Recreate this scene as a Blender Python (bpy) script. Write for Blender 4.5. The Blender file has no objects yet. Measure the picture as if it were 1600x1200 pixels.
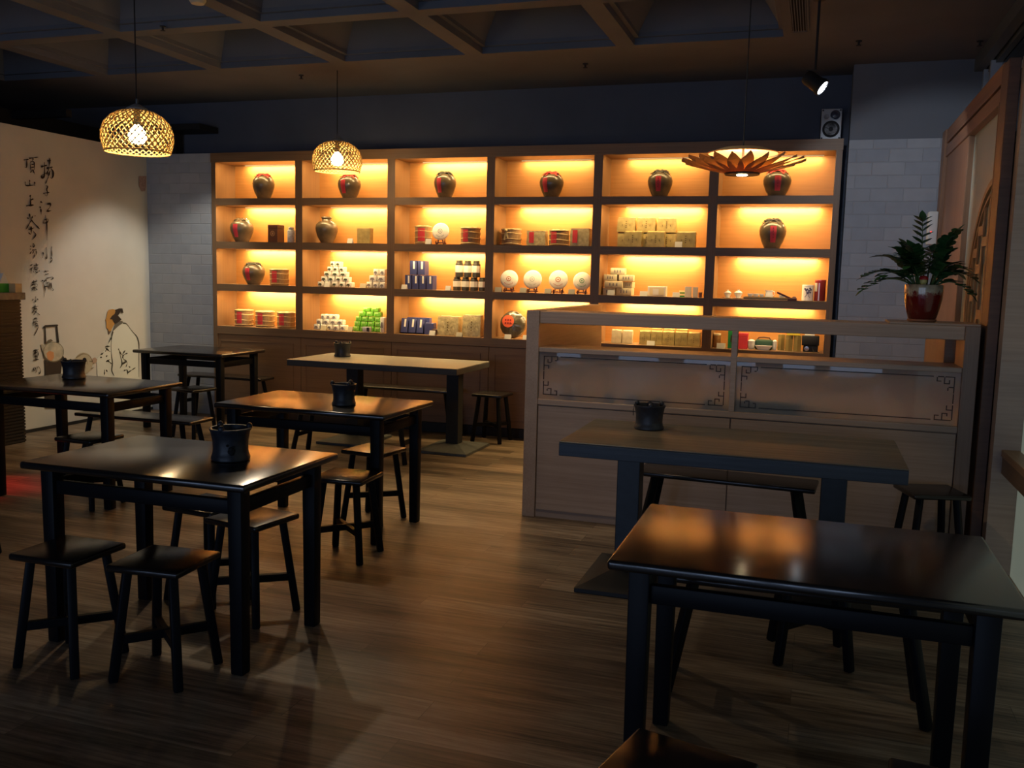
import bpy, bmesh, math, random
from mathutils import Vector, Matrix, Euler
sc = bpy.context.scene
COLL = sc.collection
pi = math.pi
RND = random.Random(11)

# ------------------------------------------------------------------ camera
CAM_F, YAW, PITCH, ROLL, CAM_H = 1424.86, -0.3177, -0.1174, 0.0236, 1.53
def cam_axes():
    cy, sy = math.cos(YAW), math.sin(YAW)
    f = Vector((sy*math.cos(PITCH), cy*math.cos(PITCH), math.sin(PITCH)))
    r = Vector((cy, -sy, 0)); u = r.cross(f)
    c, s = math.cos(ROLL), math.sin(ROLL)
    return c*r + s*u, -s*r + c*u, f
cr, cu, cf = cam_axes()
cd = bpy.data.cameras.new('camera')
cam = bpy.data.objects.new('camera', cd); COLL.objects.link(cam)
cd.sensor_width = 36.0; cd.lens = CAM_F/1600*36.0
cd.clip_start = 0.05; cd.clip_end = 100
m3 = Matrix((cr, cu, -cf)).transposed()
cam.matrix_world = Matrix.Translation((0, 0, CAM_H)) @ m3.to_4x4()
sc.camera = cam

# ------------------------------------------------------------------ exposure, world, large lights
sc.view_settings.view_transform = 'Standard'
sc.view_settings.look = 'None'
sc.view_settings.gamma = 1.0
sc.view_settings.use_curve_mapping = False
sc.view_settings.exposure = 0.0
wd = bpy.data.worlds.new('world'); sc.world = wd; wd.use_nodes = True
wd.node_tree.nodes['Background'].inputs[0].default_value = (0.35, 0.45, 0.8, 1)
wd.node_tree.nodes['Background'].inputs[1].default_value = 0.03

def lamp(kind, name, loc, energy, color, target=None, rot=None, **kw):
    ld = bpy.data.lights.new(name, kind); ld.energy = energy; ld.color = color
    for k, v in kw.items(): setattr(ld, k, v)
    o = bpy.data.objects.new(name, ld); COLL.objects.link(o); o.location = loc
    if target is not None:
        o.rotation_euler = (Vector(target)-Vector(loc)).to_track_quat('-Z', 'Y').to_euler()
    if rot is not None: o.rotation_euler = rot
    return o
COOL = (0.48, 0.65, 1.0); WARM = (1.0, 0.68, 0.29); SOFT = (1.0, 0.80, 0.56); NEUT = (1.0, 0.97, 0.86)
# daylight through the floor-to-ceiling windows behind the camera
WINX = [(-6.3, 1.0), (-4.6, 1.3), (-2.9, 0.7), (-1.5, 1.2), (-0.2, 0.5), (0.7, 0.8)]
for wx, ww in WINX:
    lamp('AREA', 'daylight_window', (wx, -4.9, 1.2), 17.0*ww, COOL, rot=(pi/2, 0, 0), shape='RECTANGLE', size=ww, size_y=2.2)
# assumed ceiling spots and red lamp, plus an added fill for the counter
lamp('SPOT', 'assumed_spot_on_mural', (-5.2, 7.55, 3.15), 88, NEUT, target=(-6.8, 7.55, 0.25), spot_size=math.radians(62), spot_blend=0.55, shadow_soft_size=0.05)
lamp('SPOT', 'assumed_spot_on_mural', (-4.5, 5.4, 3.2), 4, SOFT, target=(-6.8, 6.6, 1.3), spot_size=math.radians(95), spot_blend=0.8, shadow_soft_size=0.08)
lamp('SPOT', 'assumed_spot_on_aisle', (-1.6, 5.0, 3.25), 30, SOFT, target=(-1.9, 5.9, 0.0), spot_size=math.radians(70), spot_blend=0.8, shadow_soft_size=0.08)
lamp('SPOT', 'assumed_spot_between_tables', (-3.8, 5.7, 3.24), 60, SOFT, target=(-1.3, 2.9, 0.0), spot_size=math.radians(88), spot_blend=0.8, shadow_soft_size=0.05)
lamp('SPOT', 'added_counter_fill', (-1.6, 3.7, 3.24), 42, SOFT, target=(-0.5, 5.5, 0.7), spot_size=math.radians(72), spot_blend=0.8, shadow_soft_size=0.08)  # added fill spot, brightens the counter front
lamp('SPOT', 'assumed_red_lamp', (-5.75, 4.62, 0.80), 30, (1.0, 0.02, 0.03), target=(-5.30, 4.78, 0.0), spot_size=math.radians(52), spot_blend=0.8, shadow_soft_size=0.1)  # assumed red lamp outside the view, tints the floor near the desk

# ------------------------------------------------------------------ helpers
def link(o, parent=None, loc=None):
    COLL.objects.link(o)
    if parent is not None: o.parent = parent
    if loc is not None: o.location = loc
    return o
def tag(o, label=None, cat=None, group=None, kind=None):
    if label: o['label'] = label
    if cat: o['category'] = cat
    if group: o['group'] = group
    if kind: o['kind'] = kind
    return o
def thing(name, label, cat, loc=(0, 0, 0), rz=0.0, group=None):
    o = bpy.data.objects.new(name, None); link(o, None, loc)
    o.rotation_euler = (0, 0, rz); o.empty_display_size = 0.05
    return tag(o, label, cat, group)
def copy_tree(o, parent=None):
    c = o.copy(); COLL.objects.link(c)
    if parent is not None: c.parent = parent
    for ch in list(o.children): copy_tree(ch, c)
    return c

class MB:
    def __init__(s): s.bm = bmesh.new()
    def _add(s, vs, fs, M=None):
        bv = [s.bm.verts.new(M @ Vector(v) if M is not None else v) for v in vs]
        for f in fs:
            try: s.bm.faces.new([bv[i] for i in f])
            except ValueError: pass
        return s
    def box(s, x0, x1, y0, y1, z0, z1, M=None):
        vs = [(x, y, z) for z in (z0, z1) for y in (y0, y1) for x in (x0, x1)]
        return s._add(vs, [(0, 2, 3, 1), (4, 5, 7, 6), (0, 1, 5, 4), (2, 6, 7, 3), (0, 4, 6, 2), (1, 3, 7, 5)], M)
    def cbox(s, c, d, M=None):
        return s.box(c[0]-d[0]/2, c[0]+d[0]/2, c[1]-d[1]/2, c[1]+d[1]/2, c[2]-d[2]/2, c[2]+d[2]/2, M)
    def hexa(s, b, t, M=None):      # 4 bottom, 4 top points
        return s._add(list(b)+list(t), [(3, 2, 1, 0), (4, 5, 6, 7), (0, 1, 5, 4), (1, 2, 6, 5), (2, 3, 7, 6), (3, 0, 4, 7)], M)
    def lathe(s, prof, seg=24, M=None, a0=0.0, a1=2*pi, cap=True):
        full = abs(a1-a0-2*pi) < 1e-6
        n = seg if full else seg+1
        vs = []
        for r, z in prof:
            for i in range(n):
                a = a0+(a1-a0)*i/seg
                vs.append((r*math.cos(a), r*math.sin(a), z))
        fs = []
        for j in range(len(prof)-1):
            for i in range(seg):
                i2 = (i+1) % n
                fs.append((j*n+i, j*n+i2, (j+1)*n+i2, (j+1)*n+i))
        if cap and full:
            if prof[0][0] > 1e-5: fs.append(tuple(range(n-1, -1, -1)))
            if prof[-1][0] > 1e-5: fs.append(tuple((len(prof)-1)*n+i for i in range(n)))
        return s._add(vs, fs, M)
    def tube(s, path, r, seg=8, M=None, caps=True):
        path = [Vector(p) for p in path]; n = len(path)
        rr = r if isinstance(r, (list, tuple)) else [r]*n
        vs, fs = [], []
        up = Vector((0.13, 0.21, 0.97)).normalized()
        for i, p in enumerate(path):
            t = (path[min(i+1, n-1)]-path[max(i-1, 0)])
            t = t.normalized() if t.length > 1e-9 else Vector((0, 0, 1))
            a = t.cross(up)
            if a.length < 1e-3: a = t.cross(Vector((1, 0, 0)))
            a.normalize(); b = t.cross(a)
            for k in range(seg):
                an = 2*pi*k/seg
                vs.append(tuple(p+(a*math.cos(an)+b*math.sin(an))*rr[i]))
        for i in range(n-1):
            for k in range(seg):
                k2 = (k+1) % seg
                fs.append((i*seg+k, i*seg+k2, (i+1)*seg+k2, (i+1)*seg+k))
        if caps:
            fs.append(tuple(range(seg-1, -1, -1))); fs.append(tuple((n-1)*seg+k for k in range(seg)))
        return s._add(vs, fs, M)
    def bar(s, p, q, w, d, up=(0, 1, 0), M=None):   # rectangular bar from p to q
        p, q = Vector(p), Vector(q); t = (q-p).normalized()
        a = t.cross(Vector(up)).normalized(); b = t.cross(a).normalized()
        def ring(c): return [c-a*w/2-b*d/2, c+a*w/2-b*d/2, c+a*w/2+b*d/2, c-a*w/2+b*d/2]
        return s.hexa(ring(p), ring(q), M)
    def sphere(s, c, r, seg=16, rings=10, sz=1.0):
        prof = [(r*math.sin(pi*i/rings), c[2]-r*sz*math.cos(pi*i/rings)) for i in range(rings+1)]
        prof[0] = (1e-6, prof[0][1]); prof[-1] = (1e-6, prof[-1][1])
        return s.lathe(prof, seg, Matrix.Translation((c[0], c[1], 0)))
    def poly(s, pts, nrm, th):      # flat outline extruded along nrm
        n = len(pts); nv = Vector(nrm)*th
        vs = [tuple(p) for p in pts]+[tuple(Vector(p)+nv) for p in pts]
        fs = [tuple(range(n-1, -1, -1)), tuple(range(n, 2*n))]+[(i, (i+1) % n, n+(i+1) % n, n+i) for i in range(n)]
        return s._add(vs, fs)
    def jitter(s, a, rnd=RND):
        for v in s.bm.verts: v.co += Vector((rnd.uniform(-a, a), rnd.uniform(-a, a), rnd.uniform(-a, a)))
        return s
    def build(s, name, mat, parent=None, bevel=0.0, seg=2, smooth=False, loc=None, sub=0):
        bm = s.bm
        bmesh.ops.remove_doubles(bm, verts=bm.verts, dist=1e-6)
        bmesh.ops.recalc_face_normals(bm, faces=bm.faces)
        if bevel > 0:
            es = [e for e in bm.edges if len(e.link_faces) == 2 and e.calc_face_angle(0) > 0.5]
            bmesh.ops.bevel(bm, geom=es, offset=bevel, segments=seg, profile=0.5, affect='EDGES', clamp_overlap=True)
        if sub:
            bmesh.ops.subdivide_edges(bm, edges=bm.edges, cuts=sub, use_grid_fill=True)
        me = bpy.data.meshes.new(name)
        bm.to_mesh(me); bm.free()
        if smooth:
            me.shade_smooth()
            try: me.set_sharp_from_angle(angle=math.radians(40))
            except Exception: pass
        me.materials.append(mat)
        o = bpy.data.objects.new(name, me)
        return link(o, parent, loc)

# ------------------------------------------------------------------ materials
def nt(name):
    m = bpy.data.materials.new(name); m.use_nodes = True
    t = m.node_tree
    return m, t, t.nodes['Principled BSDF']
def pset(b, **kw):
    names = dict(col='Base Color', rough='Roughness', metal='Metallic', spec='Specular IOR Level', coat='Coat Weight', coatr='Coat Roughness', ior='IOR', trans='Transmission Weight', ecol='Emission Color', estr='Emission Strength', alpha='Alpha', subs='Subsurface Weight', sheen='Sheen Weight')
    for k, v in kw.items():
        if k in ('col', 'ecol') and len(v) == 3: v = (*v, 1)
        b.inputs[names[k]].default_value = v
def node(t, typ, **kw):
    n = t.nodes.new(typ)
    for k, v in kw.items(): setattr(n, k, v)
    return n
def coords(t, scale=(1, 1, 1), rot=(0, 0, 0), out='Object'):
    tc = node(t, 'ShaderNodeTexCoord'); mp = node(t, 'ShaderNodeMapping')
    mp.inputs['Scale'].default_value = scale; mp.inputs['Rotation'].default_value = rot
    t.links.new(tc.outputs[out], mp.inputs['Vector'])
    return mp.outputs['Vector']
def ramp(t, fac, stops):
    r = node(t, 'ShaderNodeValToRGB')
    el = r.color_ramp.elements
    while len(el) < len(stops): el.new(0.5)
    for e, (p, c) in zip(el, stops):
        e.position = p; e.color = (*c, 1)
    t.links.new(fac, r.inputs['Fac'])
    return r.outputs['Color']
def plain(name, col, rough=0.5, var=0.0, vscale=8.0, bump=0.0, **kw):
    m, t, b = nt(name); pset(b, col=col, rough=rough, **kw)
    if var > 0 or bump > 0:
        n = node(t, 'ShaderNodeTexNoise'); n.inputs['Scale'].default_value = vscale; n.inputs['Detail'].default_value = 5
        t.links.new(coords(t), n.inputs['Vector'])
        if var > 0:
            lo = tuple(max(0, c*(1-var)) for c in col[:3]); hi = tuple(min(1, c*(1+var)) for c in col[:3])
            t.links.new(ramp(t, n.outputs['Fac'], [(0.3, lo), (0.7, hi)]), b.inputs['Base Color'])
        if bump > 0:
            bp = node(t, 'ShaderNodeBump'); bp.inputs['Strength'].default_value = bump; bp.inputs['Distance'].default_value = 0.01
            t.links.new(n.outputs['Fac'], bp.inputs['Height']); t.links.new(bp.outputs['Normal'], b.inputs['Normal'])
    return m
def wood(name, c1, c2, axis='x', rough=0.4, fine=90.0, stretch=2.0, bump=0.15, spec=0.5, coat=0.0, blotch=0.35):
    m, t, b = nt(name); pset(b, rough=rough, spec=spec, coat=coat, coatr=0.15)
    sca = {'x': (stretch, fine, fine), 'y': (fine, stretch, fine), 'z': (fine, fine, stretch)}[axis]
    n = node(t, 'ShaderNodeTexNoise'); n.inputs['Scale'].default_value = 1.0; n.inputs['Detail'].default_value = 6; n.inputs['Roughness'].default_value = 0.65
    t.links.new(coords(t, sca), n.inputs['Vector'])
    n2 = node(t, 'ShaderNodeTexNoise'); n2.inputs['Scale'].default_value = 0.12; n2.inputs['Detail'].default_value = 3
    t.links.new(coords(t, sca), n2.inputs['Vector'])
    mx = node(t, 'ShaderNodeMix'); mx.data_type = 'FLOAT'; mx.inputs[0].default_value = blotch
    t.links.new(n.outputs['Fac'], mx.inputs[2]); t.links.new(n2.outputs['Fac'], mx.inputs[3])
    t.links.new(ramp(t, mx.outputs[0], [(0.32, c1), (0.68, c2)]), b.inputs['Base Color'])
    if bump:
        bp = node(t, 'ShaderNodeBump'); bp.inputs['Strength'].default_value = bump; bp.inputs['Distance'].default_value = 0.002
        t.links.new(n.outputs['Fac'], bp.inputs['Height']); t.links.new(bp.outputs['Normal'], b.inputs['Normal'])
    return m
def emit(name, col, strength):
    m, t, b = nt(name); pset(b, col=(0, 0, 0), ecol=col, estr=strength, rough=1.0)
    return m

M_OAKX = wood('oak_veneer', (0.21, 0.115, 0.055), (0.30, 0.175, 0.085), 'x', 0.45)
M_OAKZ = wood('oak_veneer_upright', (0.21, 0.115, 0.055), (0.30, 0.175, 0.085), 'z', 0.45)
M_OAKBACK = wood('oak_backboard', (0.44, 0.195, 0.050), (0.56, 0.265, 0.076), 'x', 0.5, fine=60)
M_OAKG = wood('grey_oak_laminate', (0.34, 0.225, 0.155), (0.48, 0.34, 0.245), 'x', 0.45)
M_OAKGY = wood('grey_oak_laminate_end', (0.34, 0.225, 0.155), (0.48, 0.34, 0.245), 'y', 0.45)
M_REDWOOD = wood('reddish_screen_wood', (0.20, 0.095, 0.050), (0.32, 0.165, 0.09), 'y', 0.45)
M_LACQ = wood('black_brown_lacquer', (0.006, 0.005, 0.005), (0.016, 0.012, 0.010), 'x', 0.18, fine=40, bump=0.0, spec=1.0)
M_LACQLEG = plain('black_lacquer_leg', (0.006, 0.006, 0.008), 0.45, spec=0.15)
M_STOOL = wood('black_brown_stool_lacquer', (0.007, 0.006, 0.006), (0.018, 0.013, 0.011), 'x', 0.22, fine=40, bump=0.0, spec=0.55)
for _m in (M_LACQ, M_STOOL):     # brushed along the grain, so reflections smear across it
    _b = _m.node_tree.nodes['Principled BSDF']; _b.inputs['Anisotropic'].default_value = 0.8
    _v = node(_m.node_tree, 'ShaderNodeCombineXYZ'); _v.inputs[1].default_value = 1.0
    _m.node_tree.links.new(_v.outputs[0], _b.inputs['Tangent'])
M_GREYTOP = wood('grey_washed_tabletop', (0.19, 0.18, 0.155), (0.34, 0.325, 0.285), 'x', 0.42, fine=45, stretch=1.2, bump=0.25)
M_DARKTOP = wood('rough_sawn_tabletop', (0.070, 0.054, 0.038), (0.24, 0.20, 0.14), 'x', 0.42, fine=30, stretch=1.0, bump=0.5)
M_SLATE = plain('slate_blue_painted_steel', (0.020, 0.026, 0.034), 0.45, var=0.2, vscale=20)
M_BASE = plain('grey_cast_base', (0.085, 0.090, 0.085), 0.55, var=0.2, vscale=20)
M_EDGE = wood('table_edge_dark', (0.030, 0.033, 0.038), (0.065, 0.066, 0.068), 'x', 0.55, fine=45, bump=0.4)
M_CLAY = plain('black_clay', (0.020, 0.022, 0.030), 0.42, var=0.3, vscale=30, bump=0.15)
M_DEEPBLACK = plain('deep_black', (0.008, 0.008, 0.008), 0.9)
M_WALLDARK = plain('dark_blue_grey_paint', (0.095, 0.108, 0.150), 0.8, var=0.1, vscale=2)
M_PILLAR = plain('grey_blue_paint', (0.175, 0.185, 0.21), 0.8, var=0.06, vscale=2)
M_CEIL = plain('ceiling_dark_plaster', (0.130, 0.132, 0.145), 0.85, var=0.12, vscale=1.5)
M_COFFER = plain('coffer_plaster', (0.135, 0.150, 0.185), 0.85, var=0.1, vscale=1.5)
M_BLACK = plain('black_matte', (0.012, 0.012, 0.013), 0.6)
M_CHROME = plain('chrome', (0.75, 0.76, 0.78), 0.18, metal=1.0)
M_ALU = plain('aluminium_frame', (0.55, 0.57, 0.60), 0.4, metal=0.4)
M_WHITE = plain('white_porcelain', (0.82, 0.81, 0.78), 0.25)
M_PAPER = plain('white_paper', (0.80, 0.78, 0.73), 0.75)
M_CREAM = plain('cream_paper', (0.72, 0.63, 0.42), 0.7)
M_GREYCARD = plain('grey_card', (0.52, 0.48, 0.38), 0.7)
M_YELLOW = plain('yellow_card', (0.80, 0.62, 0.05), 0.6)
M_RED = plain('red_paper', (0.60, 0.035, 0.05), 0.55, var=0.15)
M_REDCLOTH = plain('red_cloth', (0.55, 0.05, 0.04), 0.8, var=0.3, vscale=60)
M_BLKCLOTH = plain('black_cloth', (0.05, 0.045, 0.035), 0.8, var=0.4, vscale=60)
M_JAR = plain('brown_glaze', (0.105, 0.078, 0.048), 0.27, var=0.35, vscale=14, coat=0.25)
M_BLUE = plain('dark_blue_card', (0.045, 0.055, 0.19), 0.5, var=0.1)
M_GOLD = plain('gold_foil_paper', (0.40, 0.31, 0.12), 0.42, var=0.2, vscale=25, bump=0.3, metal=0.15)
M_FOIL = plain('clear_wrapped_leaf', (0.36, 0.30, 0.17), 0.3, var=0.3, vscale=30, bump=0.7)
M_BAMBOO = wood('bamboo_sheath', (0.24, 0.135, 0.06), (0.46, 0.30, 0.15), 'z', 0.5, fine=160, stretch=10)
M_BAND = plain('bamboo_band', (0.60, 0.45, 0.22), 0.5)
M_PACKW = plain('white_pack_paper', (0.78, 0.77, 0.74), 0.5, var=0.08, vscale=40)
M_PACKG = plain('green_foil', (0.16, 0.46, 0.05), 0.35, var=0.45, vscale=50)
M_PRINTG = plain('dark_green_print', (0.045, 0.06, 0.03), 0.6)
M_PRINTK = plain('grey_violet_print', (0.20, 0.18, 0.20), 0.6)
M_INK = plain('ink_brown_black', (0.035, 0.022, 0.014), 0.8)
M_DKBROWN = plain('dark_brown_card', (0.065, 0.022, 0.014), 0.4)
M_DKWOOD = plain('dark_red_wood', (0.10, 0.025, 0.012), 0.4)
M_SILVER = plain('silver_blue_print', (0.38, 0.40, 0.48), 0.35, var=0.3, vscale=60)
M_GREENBOX = plain('green_card', (0.01, 0.22, 0.05), 0.45)
M_DKGREEN = plain('dark_green_fabric', (0.015, 0.06, 0.04), 0.7)
M_OLIVE = plain('olive_gold_card', (0.30, 0.22, 0.07), 0.45, var=0.15)
M_BRICKP = plain('kraft_cream_paper', (0.62, 0.53, 0.36), 0.65, var=0.12, vscale=30)
M_CHAR = plain('charcoal_tin', (0.055, 0.05, 0.04), 0.4)
M_BAMBOOCAN = plain('bamboo_brown', (0.34, 0.17, 0.06), 0.45, var=0.2, vscale=40)
M_GREYFAB = plain('grey_washed_cone', (0.32, 0.33, 0.35), 0.4)
M_BULB = emit('warm_bulb', (1.0, 0.80, 0.48), 45.0)
M_LED = emit('cool_led', (0.85, 0.92, 1.0), 25.0)
M_STRIP = emit('warm_led_strip', (1.0, 0.70, 0.36), 5.0)

def rattan():
    m, t, b = nt('rattan_strip'); pset(b, col=(0.62, 0.42, 0.15), rough=0.5)
    tr = node(t, 'ShaderNodeBsdfTranslucent'); tr.inputs['Color'].default_value = (0.92, 0.70, 0.28, 1)
    mx = node(t, 'ShaderNodeMixShader'); mx.inputs[0].default_value = 0.14
    t.links.new(b.outputs[0], mx.inputs[1]); t.links.new(tr.outputs[0], mx.inputs[2])
    t.links.new(mx.outputs[0], t.nodes['Material Output'].inputs['Surface'])
    return m
M_RATTAN = rattan()
def veneer():
    m, t, b = nt('veneer_petal'); pset(b, col=(0.50, 0.20, 0.05), rough=0.45)
    n = node(t, 'ShaderNodeTexNoise'); n.inputs['Scale'].default_value = 25
    t.links.new(coords(t), n.inputs['Vector'])
    c = ramp(t, n.outputs['Fac'], [(0.3, (0.36, 0.19, 0.075)), (0.7, (0.52, 0.29, 0.12))])
    t.links.new(c, b.inputs['Base Color'])
    tr = node(t, 'ShaderNodeBsdfTranslucent'); tr.inputs['Color'].default_value = (1.0, 0.58, 0.22, 1)
    mx = node(t, 'ShaderNodeMixShader'); mx.inputs[0].default_value = 0.3
    t.links.new(b.outputs[0], mx.inputs[1]); t.links.new(tr.outputs[0], mx.inputs[2])
    t.links.new(mx.outputs[0], t.nodes['Material Output'].inputs['Surface'])
    return m
M_PETAL = veneer()
def frosted():
    m, t, b = nt('frosted_glass')
    t.nodes.remove(b)
    rf = node(t, 'ShaderNodeBsdfRefraction'); rf.inputs['Roughness'].default_value = 0.22; rf.inputs['IOR'].default_value = 1.02
    rf.inputs['Color'].default_value = (0.80, 0.82, 0.80, 1)
    tr = node(t, 'ShaderNodeBsdfTranslucent'); tr.inputs['Color'].default_value = (0.93, 0.91, 0.86, 1)
    df = node(t, 'ShaderNodeBsdfDiffuse'); df.inputs['Color'].default_value = (0.72, 0.74, 0.74, 1)
    m0 = node(t, 'ShaderNodeMixShader'); m0.inputs[0].default_value = 0.85
    t.links.new(df.outputs[0], m0.inputs[1]); t.links.new(tr.outputs[0], m0.inputs[2])
    m1 = node(t, 'ShaderNodeMixShader'); m1.inputs[0].default_value = 0.88
    t.links.new(rf.outputs[0], m1.inputs[1]); t.links.new(m0.outputs[0], m1.inputs[2])
    gl = node(t, 'ShaderNodeBsdfGlossy'); gl.inputs['Roughness'].default_value = 0.02
    fr = node(t, 'ShaderNodeFresnel'); fr.inputs['IOR'].default_value = 1.5
    m2 = node(t, 'ShaderNodeMixShader')
    t.links.new(fr.outputs[0], m2.inputs[0]); t.links.new(m1.outputs[0], m2.inputs[1]); t.links.new(gl.outputs[0], m2.inputs[2])
    t.links.new(m2.outputs[0], t.nodes['Material Output'].inputs['Surface'])
    return m
M_FROST = frosted()
def milk():
    m, t, b = nt('milky_screen_pane'); pset(b, col=(0.42, 0.45, 0.36), rough=0.35)
    return m
M_PANE = milk()
M_WINPANE = plain('frosted_window_pane', (0.42, 0.45, 0.38), 0.4, ecol=(0.72, 0.85, 0.70), estr=0.12)  # weak emission stands in for daylight behind the pane

def floor_mat():
    m, t, b = nt('laminate_floor'); pset(b, rough=0.42, spec=0.45)
    v = coords(t, (1, 1, 1))
    br = node(t, 'ShaderNodeTexBrick')
    br.inputs['Color1'].default_value = (0.0, 0.0, 0.0, 1); br.inputs['Color2'].default_value = (1, 1, 1, 1)
    br.inputs['Mortar'].default_value = (0.5, 0.5, 0.5, 1)
    br.inputs['Scale'].default_value = 1.0; br.inputs['Brick Width'].default_value = 1.22; br.inputs['Row Height'].default_value = 0.145
    br.inputs['Mortar Size'].default_value = 0.0015; br.inputs['Bias'].default_value = 0.0
    br.offset = 0.37
    t.links.new(v, br.inputs['Vector'])
    n = node(t, 'ShaderNodeTexNoise'); n.inputs['Scale'].default_value = 1.0; n.inputs['Detail'].default_value = 7; n.inputs['Roughness'].default_value = 0.62
    # grain is shifted per plank
    sep = node(t, 'ShaderNodeVectorMath', operation='MULTIPLY_ADD')
    sep.inputs[1].default_value = (7.0, 3.0, 0.0)
    t.links.new(br.outputs['Color'], sep.inputs[0]); t.links.new(coords(t, (3.0, 55, 1)), sep.inputs[2])
    t.links.new(sep.outputs[0], n.inputs['Vector'])
    n2 = node(t, 'ShaderNodeTexNoise'); n2.inputs['Scale'].default_value = 1.0; n2.inputs['Detail'].default_value = 3
    t.links.new(coords(t, (1.2, 7, 1)), n2.inputs['Vector'])
    a = node(t, 'ShaderNodeMix'); a.data_type = 'FLOAT'; a.inputs[0].default_value = 0.4
    t.links.new(n.outputs['Fac'], a.inputs[2]); t.links.new(n2.outputs['Fac'], a.inputs[3])
    c = ramp(t, a.outputs[0], [(0.36, (0.070, 0.047, 0.030)), (0.50, (0.25, 0.180, 0.118)), (0.63, (0.43, 0.335, 0.235))])
    mx = node(t, 'ShaderNodeMix'); mx.data_type = 'RGBA'; mx.blend_type = 'MULTIPLY'; mx.inputs[0].default_value = 1.0
    pl = ramp(t, br.outputs['Color'], [(0.0, (0.58, 0.56, 0.54)), (1.0, (1.15, 1.15, 1.15))])
    t.links.new(c, mx.inputs[6]); t.links.new(pl, mx.inputs[7])
    dk = node(t, 'ShaderNodeMix'); dk.data_type = 'RGBA'; dk.inputs[7].default_value = (0.05, 0.03, 0.015, 1)
    fm = node(t, 'ShaderNodeMath', operation='MULTIPLY'); fm.inputs[1].default_value = 0.6
    t.links.new(br.outputs['Fac'], fm.inputs[0]); t.links.new(fm.outputs[0], dk.inputs[0]); t.links.new(mx.outputs[2], dk.inputs[6])
    t.links.new(dk.outputs[2], b.inputs['Base Color'])
    bp = node(t, 'ShaderNodeBump'); bp.inputs['Strength'].default_value = 0.12; bp.inputs['Distance'].default_value = 0.003
    t.links.new(n.outputs['Fac'], bp.inputs['Height']); t.links.new(bp.outputs['Normal'], b.inputs['Normal'])
    return m
M_FLOOR = floor_mat()
def brick_mat():
    m, t, b = nt('white_painted_brick'); pset(b, rough=0.75)
    tc = node(t, 'ShaderNodeTexCoord'); mp = node(t, 'ShaderNodeMapping'); mp.inputs['Rotation'].default_value = (pi/2, 0, 0)
    t.links.new(tc.outputs['Object'], mp.inputs['Vector'])
    br = node(t, 'ShaderNodeTexBrick'); br.inputs['Scale'].default_value = 1.0
    br.inputs['Brick Width'].default_value = 0.25; br.inputs['Row Height'].default_value = 0.105; br.inputs['Mortar Size'].default_value = 0.005
    br.inputs['Mortar Smooth'].default_value = 0.5
    br.inputs['Color1'].default_value = (0.36, 0.385, 0.43, 1); br.inputs['Color2'].default_value = (0.43, 0.445, 0.475, 1); br.inputs['Mortar'].default_value = (0.385, 0.40, 0.43, 1)
    t.links.new(mp.outputs[0], br.inputs['Vector'])
    n = node(t, 'ShaderNodeTexNoise'); n.inputs['Scale'].default_value = 9; n.inputs['Detail'].default_value = 6
    t.links.new(mp.outputs[0], n.inputs['Vector'])
    mx = node(t, 'ShaderNodeMix'); mx.data_type = 'RGBA'; mx.blend_type = 'MULTIPLY'; mx.inputs[0].default_value = 0.3
    t.links.new(br.outputs['Color'], mx.inputs[6]); t.links.new(ramp(t, n.outputs['Fac'], [(0.3, (0.7, 0.7, 0.72)), (0.7, (1, 1, 1))]), mx.inputs[7])
    t.links.new(mx.outputs[2], b.inputs['Base Color'])
    inv = node(t, 'ShaderNodeMath', operation='SUBTRACT'); inv.inputs[0].default_value = 1.0
    t.links.new(br.outputs['Fac'], inv.inputs[1])
    ad = node(t, 'ShaderNodeMath', operation='MULTIPLY_ADD'); ad.inputs[1].default_value = 0.4
    t.links.new(n.outputs['Fac'], ad.inputs[0]); t.links.new(inv.outputs[0], ad.inputs[2])
    bp = node(t, 'ShaderNodeBump'); bp.inputs['Strength'].default_value = 0.55; bp.inputs['Distance'].default_value = 0.010
    t.links.new(ad.outputs[0], bp.inputs['Height']); t.links.new(bp.outputs['Normal'], b.inputs['Normal'])
    return m
M_BRICK = brick_mat()
M_MURALPAPER = plain('mural_paper', (0.62, 0.60, 0.545), 0.85, var=0.04, vscale=3)
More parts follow.
